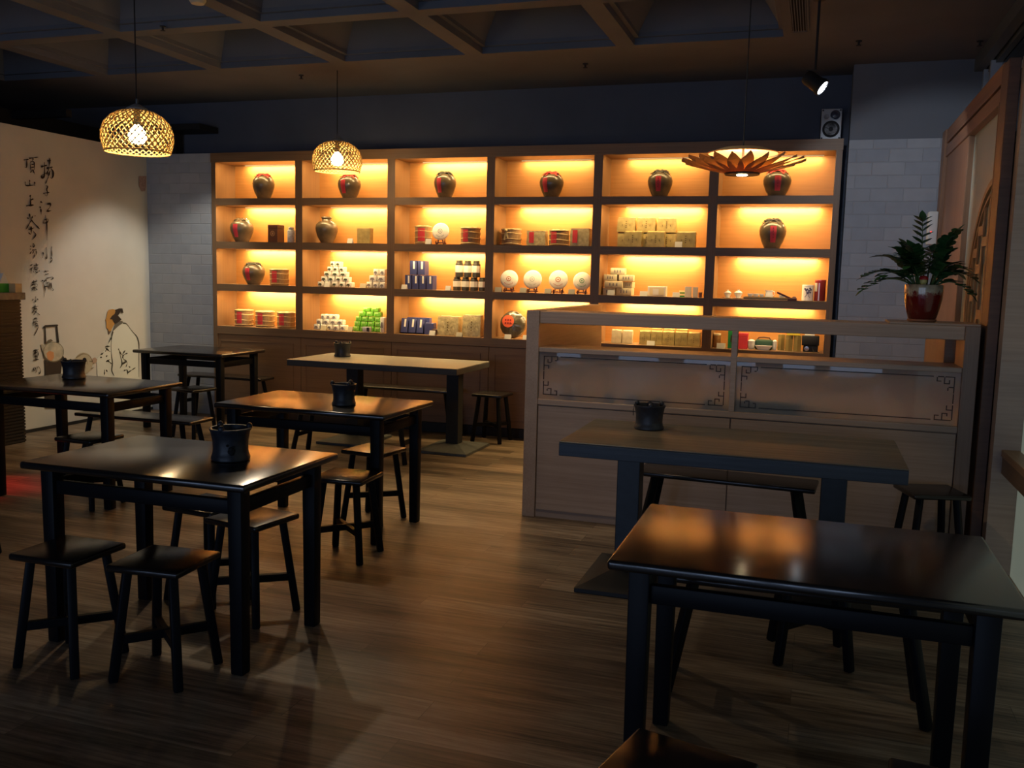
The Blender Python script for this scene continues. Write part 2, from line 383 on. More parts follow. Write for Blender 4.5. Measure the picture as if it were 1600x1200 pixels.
ITEMS = [
 ('jar', -5.46, 8.265, 2.258, 0.224, 0.26, 0.224, 0, 'brown glazed jar with red ribbon, top row, first bay from mural', 'tea jars on the shelves', 'red,side'),
 ('jar', -4.471, 8.265, 2.258, 0.23, 0.242, 0.23, 0, 'brown glazed jar with red ribbon and red label, top row, second bay from mural', 'tea jars on the shelves', 'red,left'),
 ('jar', -3.442, 8.265, 2.258, 0.215, 0.252, 0.215, 0, 'brown glazed jar with black ribbon and red label, top row, third bay from mural', 'tea jars on the shelves', 'black,left'),
 ('jar', -2.378, 8.265, 2.258, 0.225, 0.237, 0.225, 0, 'brown glazed jar with red ribbon and red label, top row, fourth bay from mural', 'tea jars on the shelves', 'red,left'),
 ('jar', -1.374, 8.265, 2.258, 0.222, 0.24, 0.222, 0, 'brown glazed jar with black ribbon and red label, top row, fifth bay from mural', 'tea jars on the shelves', 'black,mid'),
 ('jar', -0.37, 8.265, 2.258, 0.236, 0.23, 0.236, 0, 'brown glazed jar with red ribbon and red label, top row, sixth bay from mural', 'tea jars on the shelves', 'red,mid'),
 ('jar', -5.727, 8.265, 1.818, 0.241, 0.245, 0.241, 0, 'brown glazed jar with red label beside a dark box, second row', 'tea jars on the shelves', 'none,left'),
 ('jar', -4.727, 8.265, 1.818, 0.226, 0.265, 0.226, 0, 'brown glazed jar with raised neck and no label beside a gold box', 'tea jars on the shelves', 'neck,none'),
 ('jar', -0.384, 8.265, 1.818, 0.229, 0.257, 0.229, 0, 'big brown glazed jar with red centre label alone in its bay', 'tea jars on the shelves', 'black,mid'),
 ('jar', -5.588, 8.265, 1.382, 0.234, 0.228, 0.234, 0, 'brown glazed jar with black ribbon beside one wrapped bundle, third row', 'tea jars on the shelves', 'black,left'),
 ('darkbox', -5.303, 8.245, 1.818, 0.112, 0.178, 0.13, 0, 'dark brown gift box with round emblem between jar and silver canister', '', ''),
 ('canister', -5.107, 8.215, 1.818, 0.078, 0.156, 0.078, 0, 'silver blue canister beside the dark gift box', '', 'silver'),
 ('goldbox', -4.285, 8.245, 1.818, 0.146, 0.153, 0.07, 0, 'flat gold tea box beside the unlabelled jar', '', ''),
 ('card', -4.404, 8.162, 1.818, 0.057, 0.047, 0.057, 0, 'white price card between unlabelled jar and gold box', 'price cards on the shelves', ''),
 ('drum', -3.664, 8.265, 1.818, 0.168, 0.178, 0.168, 0, 'wrapped bundle with big red label beside standing white tea cake, second row', 'bamboo-wrapped tea bundles', 'big'),
 ('cake', -3.469, 8.245, 1.858, 0.17, 0.173, 0.17, 0, 'white tea cake alone on a wooden stand, second row', 'wrapped tea cakes', ''),
 ('card', -3.551, 8.137, 1.818, 0.058, 0.049, 0.058, 0, 'white price card before the bundle and single tea cake, second row', 'price cards on the shelves', ''),
 ('drum', -3.171, 8.265, 1.818, 0.193, 0.166, 0.193, 0, 'wrapped bundle standing on its own beside the divider, second row, third bay', 'bamboo-wrapped tea bundles', 'small'),
 ('drum', -2.759, 8.265, 1.818, 0.193, 0.157, 0.193, 0, 'bamboo-wrapped bundle with gold tie, nearest the mural of four, second row', 'bamboo-wrapped tea bundles', 'tie'),
 ('packet', -2.503, 8.265, 1.818, 0.186, 0.138, 0.12, 0, 'squat clear-wrapped tea packet with red label between two bundles', 'clear-wrapped packets with red labels', 'red'),
 ('drum', -2.291, 8.265, 1.818, 0.193, 0.148, 0.193, 0, 'bamboo-wrapped bundle with red label between two clear packets', 'bamboo-wrapped tea bundles', 'small'),
 ('packet', -2.082, 8.265, 1.818, 0.189, 0.162, 0.12, 0, 'tall clear-wrapped tea packet with red label against the divider', 'clear-wrapped packets with red labels', 'red'),
 ('packet', -1.668, 8.345, 1.818, 0.17, 0.135, 0.1, 0, 'gold tea packet in the lower back tier of three, nearest the mural', 'gold tea packets in the second row', 'gold'),
 ('packet', -1.673, 8.345, 1.956, 0.17, 0.135, 0.1, 0, 'gold tea packet in the upper tier of three, nearest the mural', 'gold tea packets in the second row', 'gold'),
 ('packet', -1.484, 8.345, 1.818, 0.172, 0.134, 0.1, 0, 'gold tea packet in the lower back tier of three, in the middle', 'gold tea packets in the second row', 'gold'),
 ('packet', -1.489, 8.345, 1.955, 0.172, 0.134, 0.1, 0, 'gold tea packet in the upper tier of three, in the middle', 'gold tea packets in the second row', 'gold'),
 ('packet', -1.302, 8.345, 1.818, 0.173, 0.133, 0.1, 0, 'gold tea packet in the lower back tier of three, nearest the brick pillar', 'gold tea packets in the second row', 'gold'),
 ('packet', -1.308, 8.345, 1.954, 0.173, 0.133, 0.1, 0, 'gold tea packet in the upper tier of three, nearest the brick pillar', 'gold tea packets in the second row', 'gold'),
 ('packet', -1.587, 8.235, 1.818, 0.167, 0.144, 0.09, 0, 'gold tea packet in the front tier of three, nearest the mural', 'gold tea packets in the second row', 'gold'),
 ('packet', -1.382, 8.235, 1.818, 0.166, 0.143, 0.09, 0, 'gold tea packet in the front tier of three, in the middle', 'gold tea packets in the second row', 'gold'),
 ('packet', -1.116, 8.235, 1.818, 0.176, 0.142, 0.09, 0, 'gold tea packet in the front tier of three, beside the price card', 'gold tea packets in the second row', 'gold'),
 ('card', -1.168, 8.142, 1.818, 0.062, 0.048, 0.062, 0, 'white price card before the gold packets, second row', 'price cards on the shelves', ''),
 ('drum', -5.282, 8.265, 1.382, 0.195, 0.166, 0.195, 0, 'bamboo-wrapped bundle with red label beside a jar, third row', 'bamboo-wrapped tea bundles', 'small'),
 ('pack', -4.767, 8.245, 1.382, 0.068, 0.052, 0.07, 0, 'white and green pack in pyramid, bottom layer, first of 5 from mural', 'small white tea packs in a pyramid', 'wg'),
 ('pack', -4.687, 8.245, 1.382, 0.068, 0.052, 0.07, 0, 'white and green pack in pyramid, bottom layer, second of 5 from mural', 'small white tea packs in a pyramid', 'wg'),
 ('pack', -4.606, 8.245, 1.382, 0.068, 0.052, 0.07, 0, 'white and green pack in pyramid, bottom layer, third of 5 from mural', 'small white tea packs in a pyramid', 'wg'),
 ('pack', -4.526, 8.245, 1.382, 0.068, 0.052, 0.07, 0, 'white and green pack in pyramid, bottom layer, fourth of 5 from mural', 'small white tea packs in a pyramid', 'wg'),
 ('pack', -4.447, 8.245, 1.382, 0.068, 0.051, 0.07, 0, 'white and green pack in pyramid, bottom layer, fifth of 5 from mural', 'small white tea packs in a pyramid', 'wg'),
 ('pack', -4.734, 8.253, 1.434, 0.071, 0.052, 0.07, 0, 'white and green pack in pyramid, second layer up, first of 4 from mural', 'small white tea packs in a pyramid', 'wg'),
 ('pack', -4.65, 8.253, 1.434, 0.07, 0.052, 0.07, 0, 'white and green pack in pyramid, second layer up, second of 4 from mural', 'small white tea packs in a pyramid', 'wg'),
 ('pack', -4.568, 8.253, 1.434, 0.07, 0.052, 0.07, 0, 'white and green pack in pyramid, second layer up, third of 4 from mural', 'small white tea packs in a pyramid', 'wg'),
 ('pack', -4.485, 8.253, 1.434, 0.07, 0.052, 0.07, 0, 'white and green pack in pyramid, second layer up, fourth of 4 from mural', 'small white tea packs in a pyramid', 'wg'),
 ('pack', -4.701, 8.261, 1.487, 0.078, 0.049, 0.07, 0, 'white and green pack in pyramid, third layer up, first of 3 from mural', 'small white tea packs in a pyramid', 'wg'),
 ('pack', -4.61, 8.261, 1.487, 0.078, 0.049, 0.07, 0, 'white and green pack in pyramid, third layer up, second of 3 from mural', 'small white tea packs in a pyramid', 'wg'),
 ('pack', -4.519, 8.261, 1.487, 0.077, 0.048, 0.07, 0, 'white and green pack in pyramid, third layer up, third of 3 from mural', 'small white tea packs in a pyramid', 'wg'),
 ('pack', -4.677, 8.269, 1.536, 0.057, 0.049, 0.07, 0, 'white and green pack in pyramid, fourth layer up, first of 3 from mural', 'small white tea packs in a pyramid', 'wg'),
 ('pack', -4.609, 8.269, 1.536, 0.057, 0.049, 0.07, 0, 'white and green pack in pyramid, fourth layer up, second of 3 from mural', 'small white tea packs in a pyramid', 'wg'),
 ('pack', -4.541, 8.269, 1.536, 0.057, 0.049, 0.07, 0, 'white and green pack in pyramid, fourth layer up, third of 3 from mural', 'small white tea packs in a pyramid', 'wg'),
 ('pack', -4.648, 8.277, 1.586, 0.052, 0.052, 0.07, 0, 'white and green pack in pyramid, top layer, first of 2 from mural', 'small white tea packs in a pyramid', 'wg'),
 ('pack', -4.586, 8.277, 1.586, 0.052, 0.052, 0.07, 0, 'white and green pack in pyramid, top layer, second of 2 from mural', 'small white tea packs in a pyramid', 'wg'),
 ('pack', -4.221, 8.245, 1.382, 0.062, 0.061, 0.07, 0, 'grey white pack beside divider, bottom layer, first of 3 from mural', 'small white packs beside the divider', 'wk'),
 ('pack', -4.149, 8.245, 1.382, 0.062, 0.06, 0.07, 0, 'grey white pack beside divider, bottom layer, second of 3 from mural', 'small white packs beside the divider', 'wk'),
 ('pack', -4.078, 8.245, 1.382, 0.061, 0.06, 0.07, 0, 'grey white pack beside divider, bottom layer, third of 3 from mural', 'small white packs beside the divider', 'wk'),
 ('pack', -4.186, 8.253, 1.443, 0.081, 0.064, 0.07, 0, 'grey white pack beside divider, second layer up, first of 2 from mural', 'small white packs beside the divider', 'wk'),
 ('pack', -4.093, 8.253, 1.443, 0.081, 0.064, 0.07, 0, 'grey white pack beside divider, second layer up, second of 2 from mural', 'small white packs beside the divider', 'wk'),
 ('pack', -4.154, 8.261, 1.508, 0.059, 0.064, 0.07, 0, 'grey white pack beside divider, top layer, first of 2 from mural', 'small white packs beside the divider', 'wk'),
 ('pack', -4.085, 8.261, 1.508, 0.059, 0.064, 0.07, 0, 'grey white pack beside divider, top layer, second of 2 from mural', 'small white packs beside the divider', 'wk'),
 ('card', -4.65, 8.142, 1.382, 0.058, 0.042, 0.058, 0, 'white price card before the white and green pyramid', 'price cards on the shelves', ''),
 ('card', -4.259, 8.162, 1.382, 0.067, 0.044, 0.067, 0, 'yellow price card between pyramid and grey white packs', 'price cards on the shelves', 'yellow'),
 ('bluebox', -3.799, 8.265, 1.382, 0.067, 0.139, 0.1, 0, 'upright blue white-striped box, lower tier, first of 4 from mural', 'dark blue tea boxes', ''),
 ('bluebox', -3.722, 8.265, 1.382, 0.067, 0.138, 0.1, 0, 'upright blue white-striped box, lower tier, second of 4 from mural', 'dark blue tea boxes', ''),
 ('bluebox', -3.646, 8.265, 1.382, 0.067, 0.138, 0.1, 0, 'upright blue white-striped box, lower tier, third of 4 from mural', 'dark blue tea boxes', ''),
 ('bluebox', -3.569, 8.265, 1.382, 0.067, 0.138, 0.1, 0, 'upright blue white-striped box, lower tier, fourth of 4 from mural', 'dark blue tea boxes', ''),
 ('bluebox', -3.745, 8.265, 1.522, 0.076, 0.138, 0.1, 0, 'upright blue box standing on other blue boxes, mural side', 'dark blue tea boxes', ''),
 ('bluebox', -3.659, 8.265, 1.522, 0.075, 0.138, 0.1, 0, 'upright blue box standing on other blue boxes, pillar side', 'dark blue tea boxes', ''),
 ('caddy', -3.301, 8.265, 1.382, 0.079, 0.13, 0.079, 0, 'black tea caddy with white band in the lower tier, first of 4 from mural', 'black tea caddies with white bands', ''),
 ('caddy', -3.213, 8.265, 1.382, 0.078, 0.13, 0.078, 0, 'black tea caddy with white band in the lower tier, second of 4 from mural', 'black tea caddies with white bands', ''),
 ('caddy', -3.125, 8.265, 1.382, 0.078, 0.129, 0.078, 0, 'black tea caddy with white band in the lower tier, third of 4 from mural', 'black tea caddies with white bands', ''),
 ('caddy', -3.038, 8.265, 1.382, 0.078, 0.129, 0.078, 0, 'black tea caddy with white band in the lower tier, fourth of 4 from mural', 'black tea caddies with white bands', ''),
 ('caddy', -3.28, 8.265, 1.512, 0.079, 0.158, 0.079, 0, 'black tea caddy with white band in the upper tier, first of 3 from mural', 'black tea caddies with white bands', ''),
 ('caddy', -3.192, 8.265, 1.512, 0.078, 0.157, 0.078, 0, 'black tea caddy with white band in the upper tier, second of 3 from mural', 'black tea caddies with white bands', ''),
 ('caddy', -3.105, 8.265, 1.512, 0.078, 0.157, 0.078, 0, 'black tea caddy with white band in the upper tier, third of 3 from mural', 'black tea caddies with white bands', ''),
 ('card', -3.807, 8.152, 1.382, 0.056, 0.044, 0.056, 0, 'white price card before the two-tier blue boxes', 'price cards on the shelves', ''),
 ('card', -3.346, 8.152, 1.382, 0.055, 0.043, 0.055, 0, 'white price card between blue boxes and black caddies', 'price cards on the shelves', ''),
 ('cake', -2.761, 8.245, 1.417, 0.173, 0.173, 0.173, 0, 'round white tea cake on a stand in the row of four, first from mural', 'wrapped tea cakes', 'red'),
 ('card', -2.834, 8.142, 1.382, 0.063, 0.045, 0.063, 0, 'price card beside the first tea cake in the row of four', 'price cards on the shelves', 'grey'),
 ('cake', -2.529, 8.245, 1.417, 0.177, 0.177, 0.177, 0, 'round white tea cake on a stand in the row of four, second from mural', 'wrapped tea cakes', 'plain'),
 ('card', -2.588, 8.142, 1.382, 0.063, 0.045, 0.063, 0, 'price card beside the second tea cake in the row of four', 'price cards on the shelves', 'grey'),
 ('cake', -2.278, 8.245, 1.417, 0.182, 0.182, 0.182, 0, 'round white tea cake on a stand in the row of four, third from mural', 'wrapped tea cakes', 'red'),
 ('card', -2.349, 8.142, 1.382, 0.062, 0.044, 0.062, 0, 'price card beside the third tea cake in the row of four', 'price cards on the shelves', 'grey'),
 ('cake', -2.051, 8.245, 1.417, 0.169, 0.169, 0.169, 0, 'round white tea cake on a stand in the row of four, fourth from mural', 'wrapped tea cakes', 'green'),
 ('card', -2.123, 8.142, 1.382, 0.061, 0.044, 0.061, 0, 'price card beside the fourth tea cake in the row of four', 'price cards on the shelves', 'grey'),
 ('brick', -1.792, 8.265, 1.382, 0.12, 0.065, 0.11, 0, 'pale paper-wrapped tea brick in the bottom layer, mural side', 'paper-wrapped tea bricks', ''),
 ('brick', -1.651, 8.265, 1.382, 0.146, 0.067, 0.11, 0, 'pale paper-wrapped tea brick in the bottom layer, pillar side', 'paper-wrapped tea bricks', ''),
 ('brick', -1.75, 8.245, 1.448, 0.175, 0.061, 0.11, 0, 'pale paper-wrapped tea brick in the second layer, mural side', 'paper-wrapped tea bricks', ''),
 ('brick', -1.622, 8.295, 1.448, 0.085, 0.058, 0.11, 0, 'pale paper-wrapped tea brick in the second layer, half hidden pillar side', 'paper-wrapped tea bricks', ''),
 ('brick', -1.781, 8.265, 1.51, 0.126, 0.059, 0.11, 0, 'pale paper-wrapped tea brick in the third layer, mural side', 'paper-wrapped tea bricks', ''),
 ('brick', -1.642, 8.265, 1.51, 0.137, 0.058, 0.11, 0, 'pale paper-wrapped tea brick in the third layer, pillar side', 'paper-wrapped tea bricks', ''),
 ('brick', -1.721, 8.265, 1.569, 0.137, 0.059, 0.11, 0, 'pale paper-wrapped tea brick single on top of the stack', 'paper-wrapped tea bricks', ''),
 ('card', -1.755, 8.142, 1.382, 0.064, 0.046, 0.064, 0, 'white price card before the tea brick stack', 'price cards on the shelves', ''),
 ('card', -1.46, 8.152, 1.382, 0.069, 0.043, 0.069, 0, 'white price card between tea bricks and white gift box', 'price cards on the shelves', ''),
 ('giftbox', -1.354, 8.245, 1.382, 0.164, 0.089, 0.08, 0, 'white gift box with a clear window, third row', '', ''),
 ('card', -1.172, 8.152, 1.382, 0.062, 0.042, 0.062, 0, 'white price card before the stack of green cards', 'price cards on the shelves', ''),
 ('cardstack', -1.134, 8.285, 1.382, 0.052, 0.06, 0.08, 0, 'small stack of green and white cards, third row', '', ''),
 ('booklet', -1.076, 8.215, 1.382, 0.065, 0.094, 0.03, 0, 'white standing booklet with gold spine, mural side of the pair', 'white standing booklets', ''),
 ('booklet', -1.013, 8.215, 1.382, 0.051, 0.091, 0.03, 0, 'white standing booklet with gold spine, pillar side of the pair', 'white standing booklets', ''),
 ('darkbox', -0.977, 8.295, 1.382, 0.029, 0.046, 0.04, 0, 'tiny dark box tucked behind the standing booklets', '', 'plain'),
 ('gaiwan', -0.735, 8.245, 1.382, 0.079, 0.076, 0.079, 0, 'white lidded tea bowl nearest the divider', 'white lidded tea bowls', ''),
 ('gaiwan', -0.644, 8.245, 1.382, 0.092, 0.081, 0.092, 0, 'white lidded tea bowl beside the wooden tray', 'white lidded tea bowls', ''),
 ('tray', -0.406, 8.265, 1.382, 0.378, 0.039, 0.15, 0, 'dark wooden tea tray holding white cups', '', ''),
 ('cup', -0.543, 8.265, 1.396, 0.05, 0.034, 0.05, 0, 'small white tea cup on the wooden tray, nearest the lidded bowls', 'white tea cups on the tray', ''),
 ('cup', -0.495, 8.265, 1.396, 0.053, 0.034, 0.053, 0, 'small white tea cup on the wooden tray, second along', 'white tea cups on the tray', ''),
 ('cup', -0.447, 8.265, 1.396, 0.042, 0.033, 0.042, 0, 'small white tea cup on the wooden tray, beside the white pitcher', 'white tea cups on the tray', ''),
 ('cup', -0.274, 8.265, 1.396, 0.061, 0.025, 0.061, 0, 'small white tea cup on the wooden tray, beyond the white pitcher', 'white tea cups on the tray', ''),
 ('pitcher', -0.386, 8.265, 1.396, 0.081, 0.067, 0.081, 0, 'white porcelain pitcher on the wooden tray', '', ''),
 ('tong', -0.229, 8.145, 1.382, 0.172, 0.068, 0.05, 0, 'red brown wooden tea tongs leaning beside the tray', '', ''),
 ('canister', -0.066, 8.265, 1.382, 0.096, 0.135, 0.096, 0, 'white canister with blue blossom branch, third row', '', 'blossom'),
 ('canister', 0.032, 8.265, 1.382, 0.091, 0.18, 0.091, 0, 'tall dark red canister with purple stripe beside the pillar', '', 'red'),
 ('drum', -5.711, 8.265, 0.945, 0.196, 0.172, 0.196, 0, 'bamboo-wrapped bundle with red label first of 3 from mural', 'bamboo-wrapped tea bundles', 'small'),
 ('drum', -5.456, 8.265, 0.945, 0.198, 0.164, 0.198, 0, 'bamboo-wrapped bundle with red label second of 3 from mural', 'bamboo-wrapped tea bundles', 'small'),
 ('drum', -5.202, 8.265, 0.945, 0.189, 0.163, 0.189, 0, 'bamboo-wrapped bundle with red label third of 3 from mural', 'bamboo-wrapped tea bundles', 'small'),
 ('pack', -4.815, 8.245, 0.945, 0.064, 0.056, 0.07, 0, 'white and grey pack in low pile, bottom layer, first of 5 from mural', 'small white packs in the bottom row', 'wk'),
 ('pack', -4.74, 8.245, 0.945, 0.063, 0.056, 0.07, 0, 'white and grey pack in low pile, bottom layer, second of 5 from mural', 'small white packs in the bottom row', 'wk'),
 ('pack', -4.664, 8.245, 0.945, 0.063, 0.055, 0.07, 0, 'white and grey pack in low pile, bottom layer, third of 5 from mural', 'small white packs in the bottom row', 'wk'),
 ('pack', -4.59, 8.245, 0.945, 0.063, 0.055, 0.07, 0, 'white and grey pack in low pile, bottom layer, fourth of 5 from mural', 'small white packs in the bottom row', 'wk'),
 ('pack', -4.515, 8.245, 0.945, 0.063, 0.055, 0.07, 0, 'white and grey pack in low pile, bottom layer, fifth of 5 from mural', 'small white packs in the bottom row', 'wk'),
 ('pack', -4.789, 8.255, 1.001, 0.067, 0.052, 0.07, 0, 'white and grey pack in low pile, second layer up, first of 4 from mural', 'small white packs in the bottom row', 'wk'),
 ('pack', -4.71, 8.255, 1.001, 0.067, 0.052, 0.07, 0, 'white and grey pack in low pile, second layer up, second of 4 from mural', 'small white packs in the bottom row', 'wk'),
 ('pack', -4.631, 8.255, 1.001, 0.067, 0.052, 0.07, 0, 'white and grey pack in low pile, second layer up, third of 4 from mural', 'small white packs in the bottom row', 'wk'),
 ('pack', -4.552, 8.255, 1.001, 0.067, 0.052, 0.07, 0, 'white and grey pack in low pile, second layer up, fourth of 4 from mural', 'small white packs in the bottom row', 'wk'),
 ('pack', -4.751, 8.265, 1.054, 0.053, 0.049, 0.07, 0, 'white and grey pack in low pile, top layer, first of 3 from mural', 'small white packs in the bottom row', 'wk'),
 ('pack', -4.687, 8.265, 1.054, 0.053, 0.049, 0.07, 0, 'white and grey pack in low pile, top layer, second of 3 from mural', 'small white packs in the bottom row', 'wk'),
 ('pack', -4.623, 8.265, 1.054, 0.053, 0.049, 0.07, 0, 'white and grey pack in low pile, top layer, third of 3 from mural', 'small white packs in the bottom row', 'wk'),
 ('pack', -4.376, 8.265, 0.945, 0.069, 0.052, 0.07, 0, 'green foil pack in tall stack, bottom layer, first of 4 from mural', 'green foil tea packs', 'gr'),
 ('pack', -4.295, 8.265, 0.945, 0.069, 0.052, 0.07, 0, 'green foil pack in tall stack, bottom layer, second of 4 from mural', 'green foil tea packs', 'gr'),
 ('pack', -4.214, 8.265, 0.945, 0.069, 0.051, 0.07, 0, 'green foil pack in tall stack, bottom layer, third of 4 from mural', 'green foil tea packs', 'gr'),
 ('pack', -4.134, 8.265, 0.945, 0.069, 0.051, 0.07, 0, 'green foil pack in tall stack, bottom layer, fourth of 4 from mural', 'green foil tea packs', 'gr'),
 ('pack', -4.368, 8.273, 0.997, 0.066, 0.049, 0.07, 0, 'green foil pack in tall stack, second layer up, first of 4 from mural', 'green foil tea packs', 'gr'),
 ('pack', -4.29, 8.273, 0.997, 0.066, 0.048, 0.07, 0, 'green foil pack in tall stack, second layer up, second of 4 from mural', 'green foil tea packs', 'gr'),
 ('pack', -4.213, 8.273, 0.997, 0.066, 0.048, 0.07, 0, 'green foil pack in tall stack, second layer up, third of 4 from mural', 'green foil tea packs', 'gr'),
 ('pack', -4.137, 8.273, 0.997, 0.066, 0.048, 0.07, 0, 'green foil pack in tall stack, second layer up, fourth of 4 from mural', 'green foil tea packs', 'gr'),
 ('pack', -4.36, 8.281, 1.046, 0.062, 0.049, 0.07, 0, 'green foil pack in tall stack, third layer up, first of 4 from mural', 'green foil tea packs', 'gr'),
 ('pack', -4.287, 8.281, 1.046, 0.062, 0.048, 0.07, 0, 'green foil pack in tall stack, third layer up, second of 4 from mural', 'green foil tea packs', 'gr'),
 ('pack', -4.215, 8.281, 1.046, 0.062, 0.048, 0.07, 0, 'green foil pack in tall stack, third layer up, third of 4 from mural', 'green foil tea packs', 'gr'),
 ('pack', -4.142, 8.281, 1.046, 0.062, 0.048, 0.07, 0, 'green foil pack in tall stack, third layer up, fourth of 4 from mural', 'green foil tea packs', 'gr'),
 ('pack', -4.323, 8.289, 1.096, 0.072, 0.049, 0.07, 0, 'green foil pack in tall stack, fourth layer up, first of 3 from mural', 'green foil tea packs', 'gr'),
 ('pack', -4.239, 8.289, 1.096, 0.072, 0.048, 0.07, 0, 'green foil pack in tall stack, fourth layer up, second of 3 from mural', 'green foil tea packs', 'gr'),
 ('pack', -4.156, 8.289, 1.096, 0.072, 0.048, 0.07, 0, 'green foil pack in tall stack, fourth layer up, third of 3 from mural', 'green foil tea packs', 'gr'),
 ('pack', -4.279, 8.297, 1.145, 0.081, 0.042, 0.07, 0, 'green foil pack in tall stack, top layer, first of 2 from mural', 'green foil tea packs', 'gr'),
 ('pack', -4.186, 8.297, 1.145, 0.081, 0.042, 0.07, 0, 'green foil pack in tall stack, top layer, second of 2 from mural', 'green foil tea packs', 'gr'),
 ('pack', -4.063, 8.215, 0.945, 0.045, 0.156, 0.06, 0, 'grey printed tall tea pack against the divider in the bottom row', '', 'wk'),
 ('pack', -4.222, 8.175, 0.945, 0.083, 0.054, 0.05, 0, 'silver tea pack with dark end lying before the green stack', '', 'sv'),
 ('card', -4.69, 8.142, 0.945, 0.065, 0.045, 0.065, 0, 'cream price card before the low white pile', 'price cards on the shelves', 'yellow'),
 ('card', -4.39, 8.142, 0.945, 0.051, 0.048, 0.051, 0, 'cream price card between the white pile and green stack', 'price cards on the shelves', 'yellow'),
 ('bluebox', -3.84, 8.235, 0.945, 0.073, 0.149, 0.05, 0, 'blue box with white strip leaning back first of 3 from mural', 'dark blue tea boxes', 'lean'),
 ('bluebox', -3.755, 8.235, 0.945, 0.073, 0.148, 0.05, 0, 'blue box with white strip leaning back second of 3 from mural', 'dark blue tea boxes', 'lean'),
 ('bluebox', -3.671, 8.235, 0.945, 0.072, 0.148, 0.05, 0, 'blue box with white strip leaning back third of 3 from mural', 'dark blue tea boxes', 'lean'),
 ('bluebox', -3.716, 8.315, 0.945, 0.248, 0.159, 0.06, 0, 'wide blue box standing behind the leaning blue boxes', 'dark blue tea boxes', 'plain'),
 ('bluebox', -3.572, 8.255, 0.945, 0.101, 0.113, 0.07, 0, 'squat blue box beside the leaning blue boxes', 'dark blue tea boxes', 'plain'),
 ('darkbox', -3.502, 8.215, 0.945, 0.053, 0.056, 0.05, 0, 'small dark brown box beside the blue boxes, bottom row', '', 'plain'),
 ('card', -3.498, 8.137, 0.945, 0.059, 0.046, 0.059, 0, 'white price card before the squat blue box', 'price cards on the shelves', ''),
 ('packet', -3.368, 8.265, 0.945, 0.228, 0.184, 0.13, 0, 'foil tea packet between blue boxes and another foil packet', 'foil tea packets, bottom row', 'foil'),
 ('packet', -3.126, 8.265, 0.945, 0.192, 0.204, 0.13, 0, 'foil tea packet against the divider in the bottom row', 'foil tea packets, bottom row', 'foil'),
 ('card', -3.217, 8.137, 0.945, 0.061, 0.04, 0.061, 0, 'grey price card before the foil packets', 'price cards on the shelves', 'grey'),
 ('cake', -2.719, 8.265, 0.945, 0.256, 0.262, 0.256, 0, 'big dark cling-wrapped round tea cake with orange label', '', 'dark'),
 ('card', -2.727, 8.137, 0.945, 0.063, 0.042, 0.063, 0, 'white price card before the dark wrapped tea cake', 'price cards on the shelves', ''),
 ('card', -2.554, 8.137, 0.945, 0.048, 0.042, 0.048, 0, 'white price card beside the counter post, bottom row', 'price cards on the shelves', ''),
 ('packet', -2.001, 8.245, 0.945, 0.065, 0.136, 0.08, 0, 'cream tea packet seen through the counter opening beside its end panel', '', 'cream'),
 ('packet', -1.712, 8.265, 0.945, 0.094, 0.124, 0.07, 0, 'cream tea pouch of a pair seen through the counter opening, mural side', 'cream tea pouches', 'cream'),
 ('packet', -1.611, 8.265, 0.945, 0.094, 0.123, 0.07, 0, 'cream tea pouch of a pair seen through the counter opening, pillar side', 'cream tea pouches', 'cream'),
 ('packet', -1.447, 8.245, 0.945, 0.102, 0.128, 0.09, 0, 'gold tea packet behind the counter in the front row, first of 5 from mural', 'gold tea packets in the bottom row', 'gold'),
 ('packet', -1.341, 8.245, 0.945, 0.104, 0.129, 0.09, 0, 'gold tea packet behind the counter in the front row, second of 5 from mural', 'gold tea packets in the bottom row', 'gold'),
 ('packet', -1.233, 8.245, 0.945, 0.107, 0.129, 0.09, 0, 'gold tea packet behind the counter in the front row, third of 5 from mural', 'gold tea packets in the bottom row', 'gold'),
 ('packet', -1.121, 8.245, 0.945, 0.112, 0.13, 0.09, 0, 'gold tea packet behind the counter in the front row, fourth of 5 from mural', 'gold tea packets in the bottom row', 'gold'),
 ('packet', -1.004, 8.245, 0.945, 0.111, 0.13, 0.09, 0, 'gold tea packet behind the counter in the front row, fifth of 5 from mural', 'gold tea packets in the bottom row', 'gold'),
 ('packet', -1.357, 8.355, 0.945, 0.094, 0.153, 0.08, 0, 'gold tea packet behind the counter in the back row, first of 3 from mural', 'gold tea packets in the bottom row', 'gold'),
 ('packet', -1.246, 8.355, 0.945, 0.099, 0.152, 0.08, 0, 'gold tea packet behind the counter in the back row, second of 3 from mural', 'gold tea packets in the bottom row', 'gold'),
 ('packet', -1.13, 8.355, 0.945, 0.105, 0.151, 0.08, 0, 'gold tea packet behind the counter in the back row, third of 3 from mural', 'gold tea packets in the bottom row', 'gold'),
 ('card', -1.376, 8.137, 0.945, 0.069, 0.04, 0.069, 0, 'white price card before the gold packets, bottom row', 'price cards on the shelves', ''),
 ('canister', -0.811, 8.265, 0.945, 0.068, 0.125, 0.068, 0, 'bamboo tea canister beside two price cards, bottom row', '', 'bamboo'),
 ('card', -0.763, 8.142, 0.945, 0.067, 0.048, 0.067, 0, 'white price card before the bamboo canister', 'price cards on the shelves', ''),
 ('card', -0.752, 8.202, 0.945, 0.054, 0.045, 0.054, 0, 'cream price card behind the one at the bamboo canister', 'price cards on the shelves', 'yellow'),
 ('darkbox', -0.686, 8.265, 0.945, 0.051, 0.153, 0.08, 0, 'green upright box beside the counter mullion', '', 'green'),
 ('darkbox', -0.588, 8.265, 0.945, 0.093, 0.138, 0.09, 0, 'red upright box beside the counter mullion', '', 'red'),
 ('cup', -0.51, 8.245, 0.945, 0.062, 0.087, 0.062, 0, 'white lidded cup beside the red box, bottom row', '', 'big'),
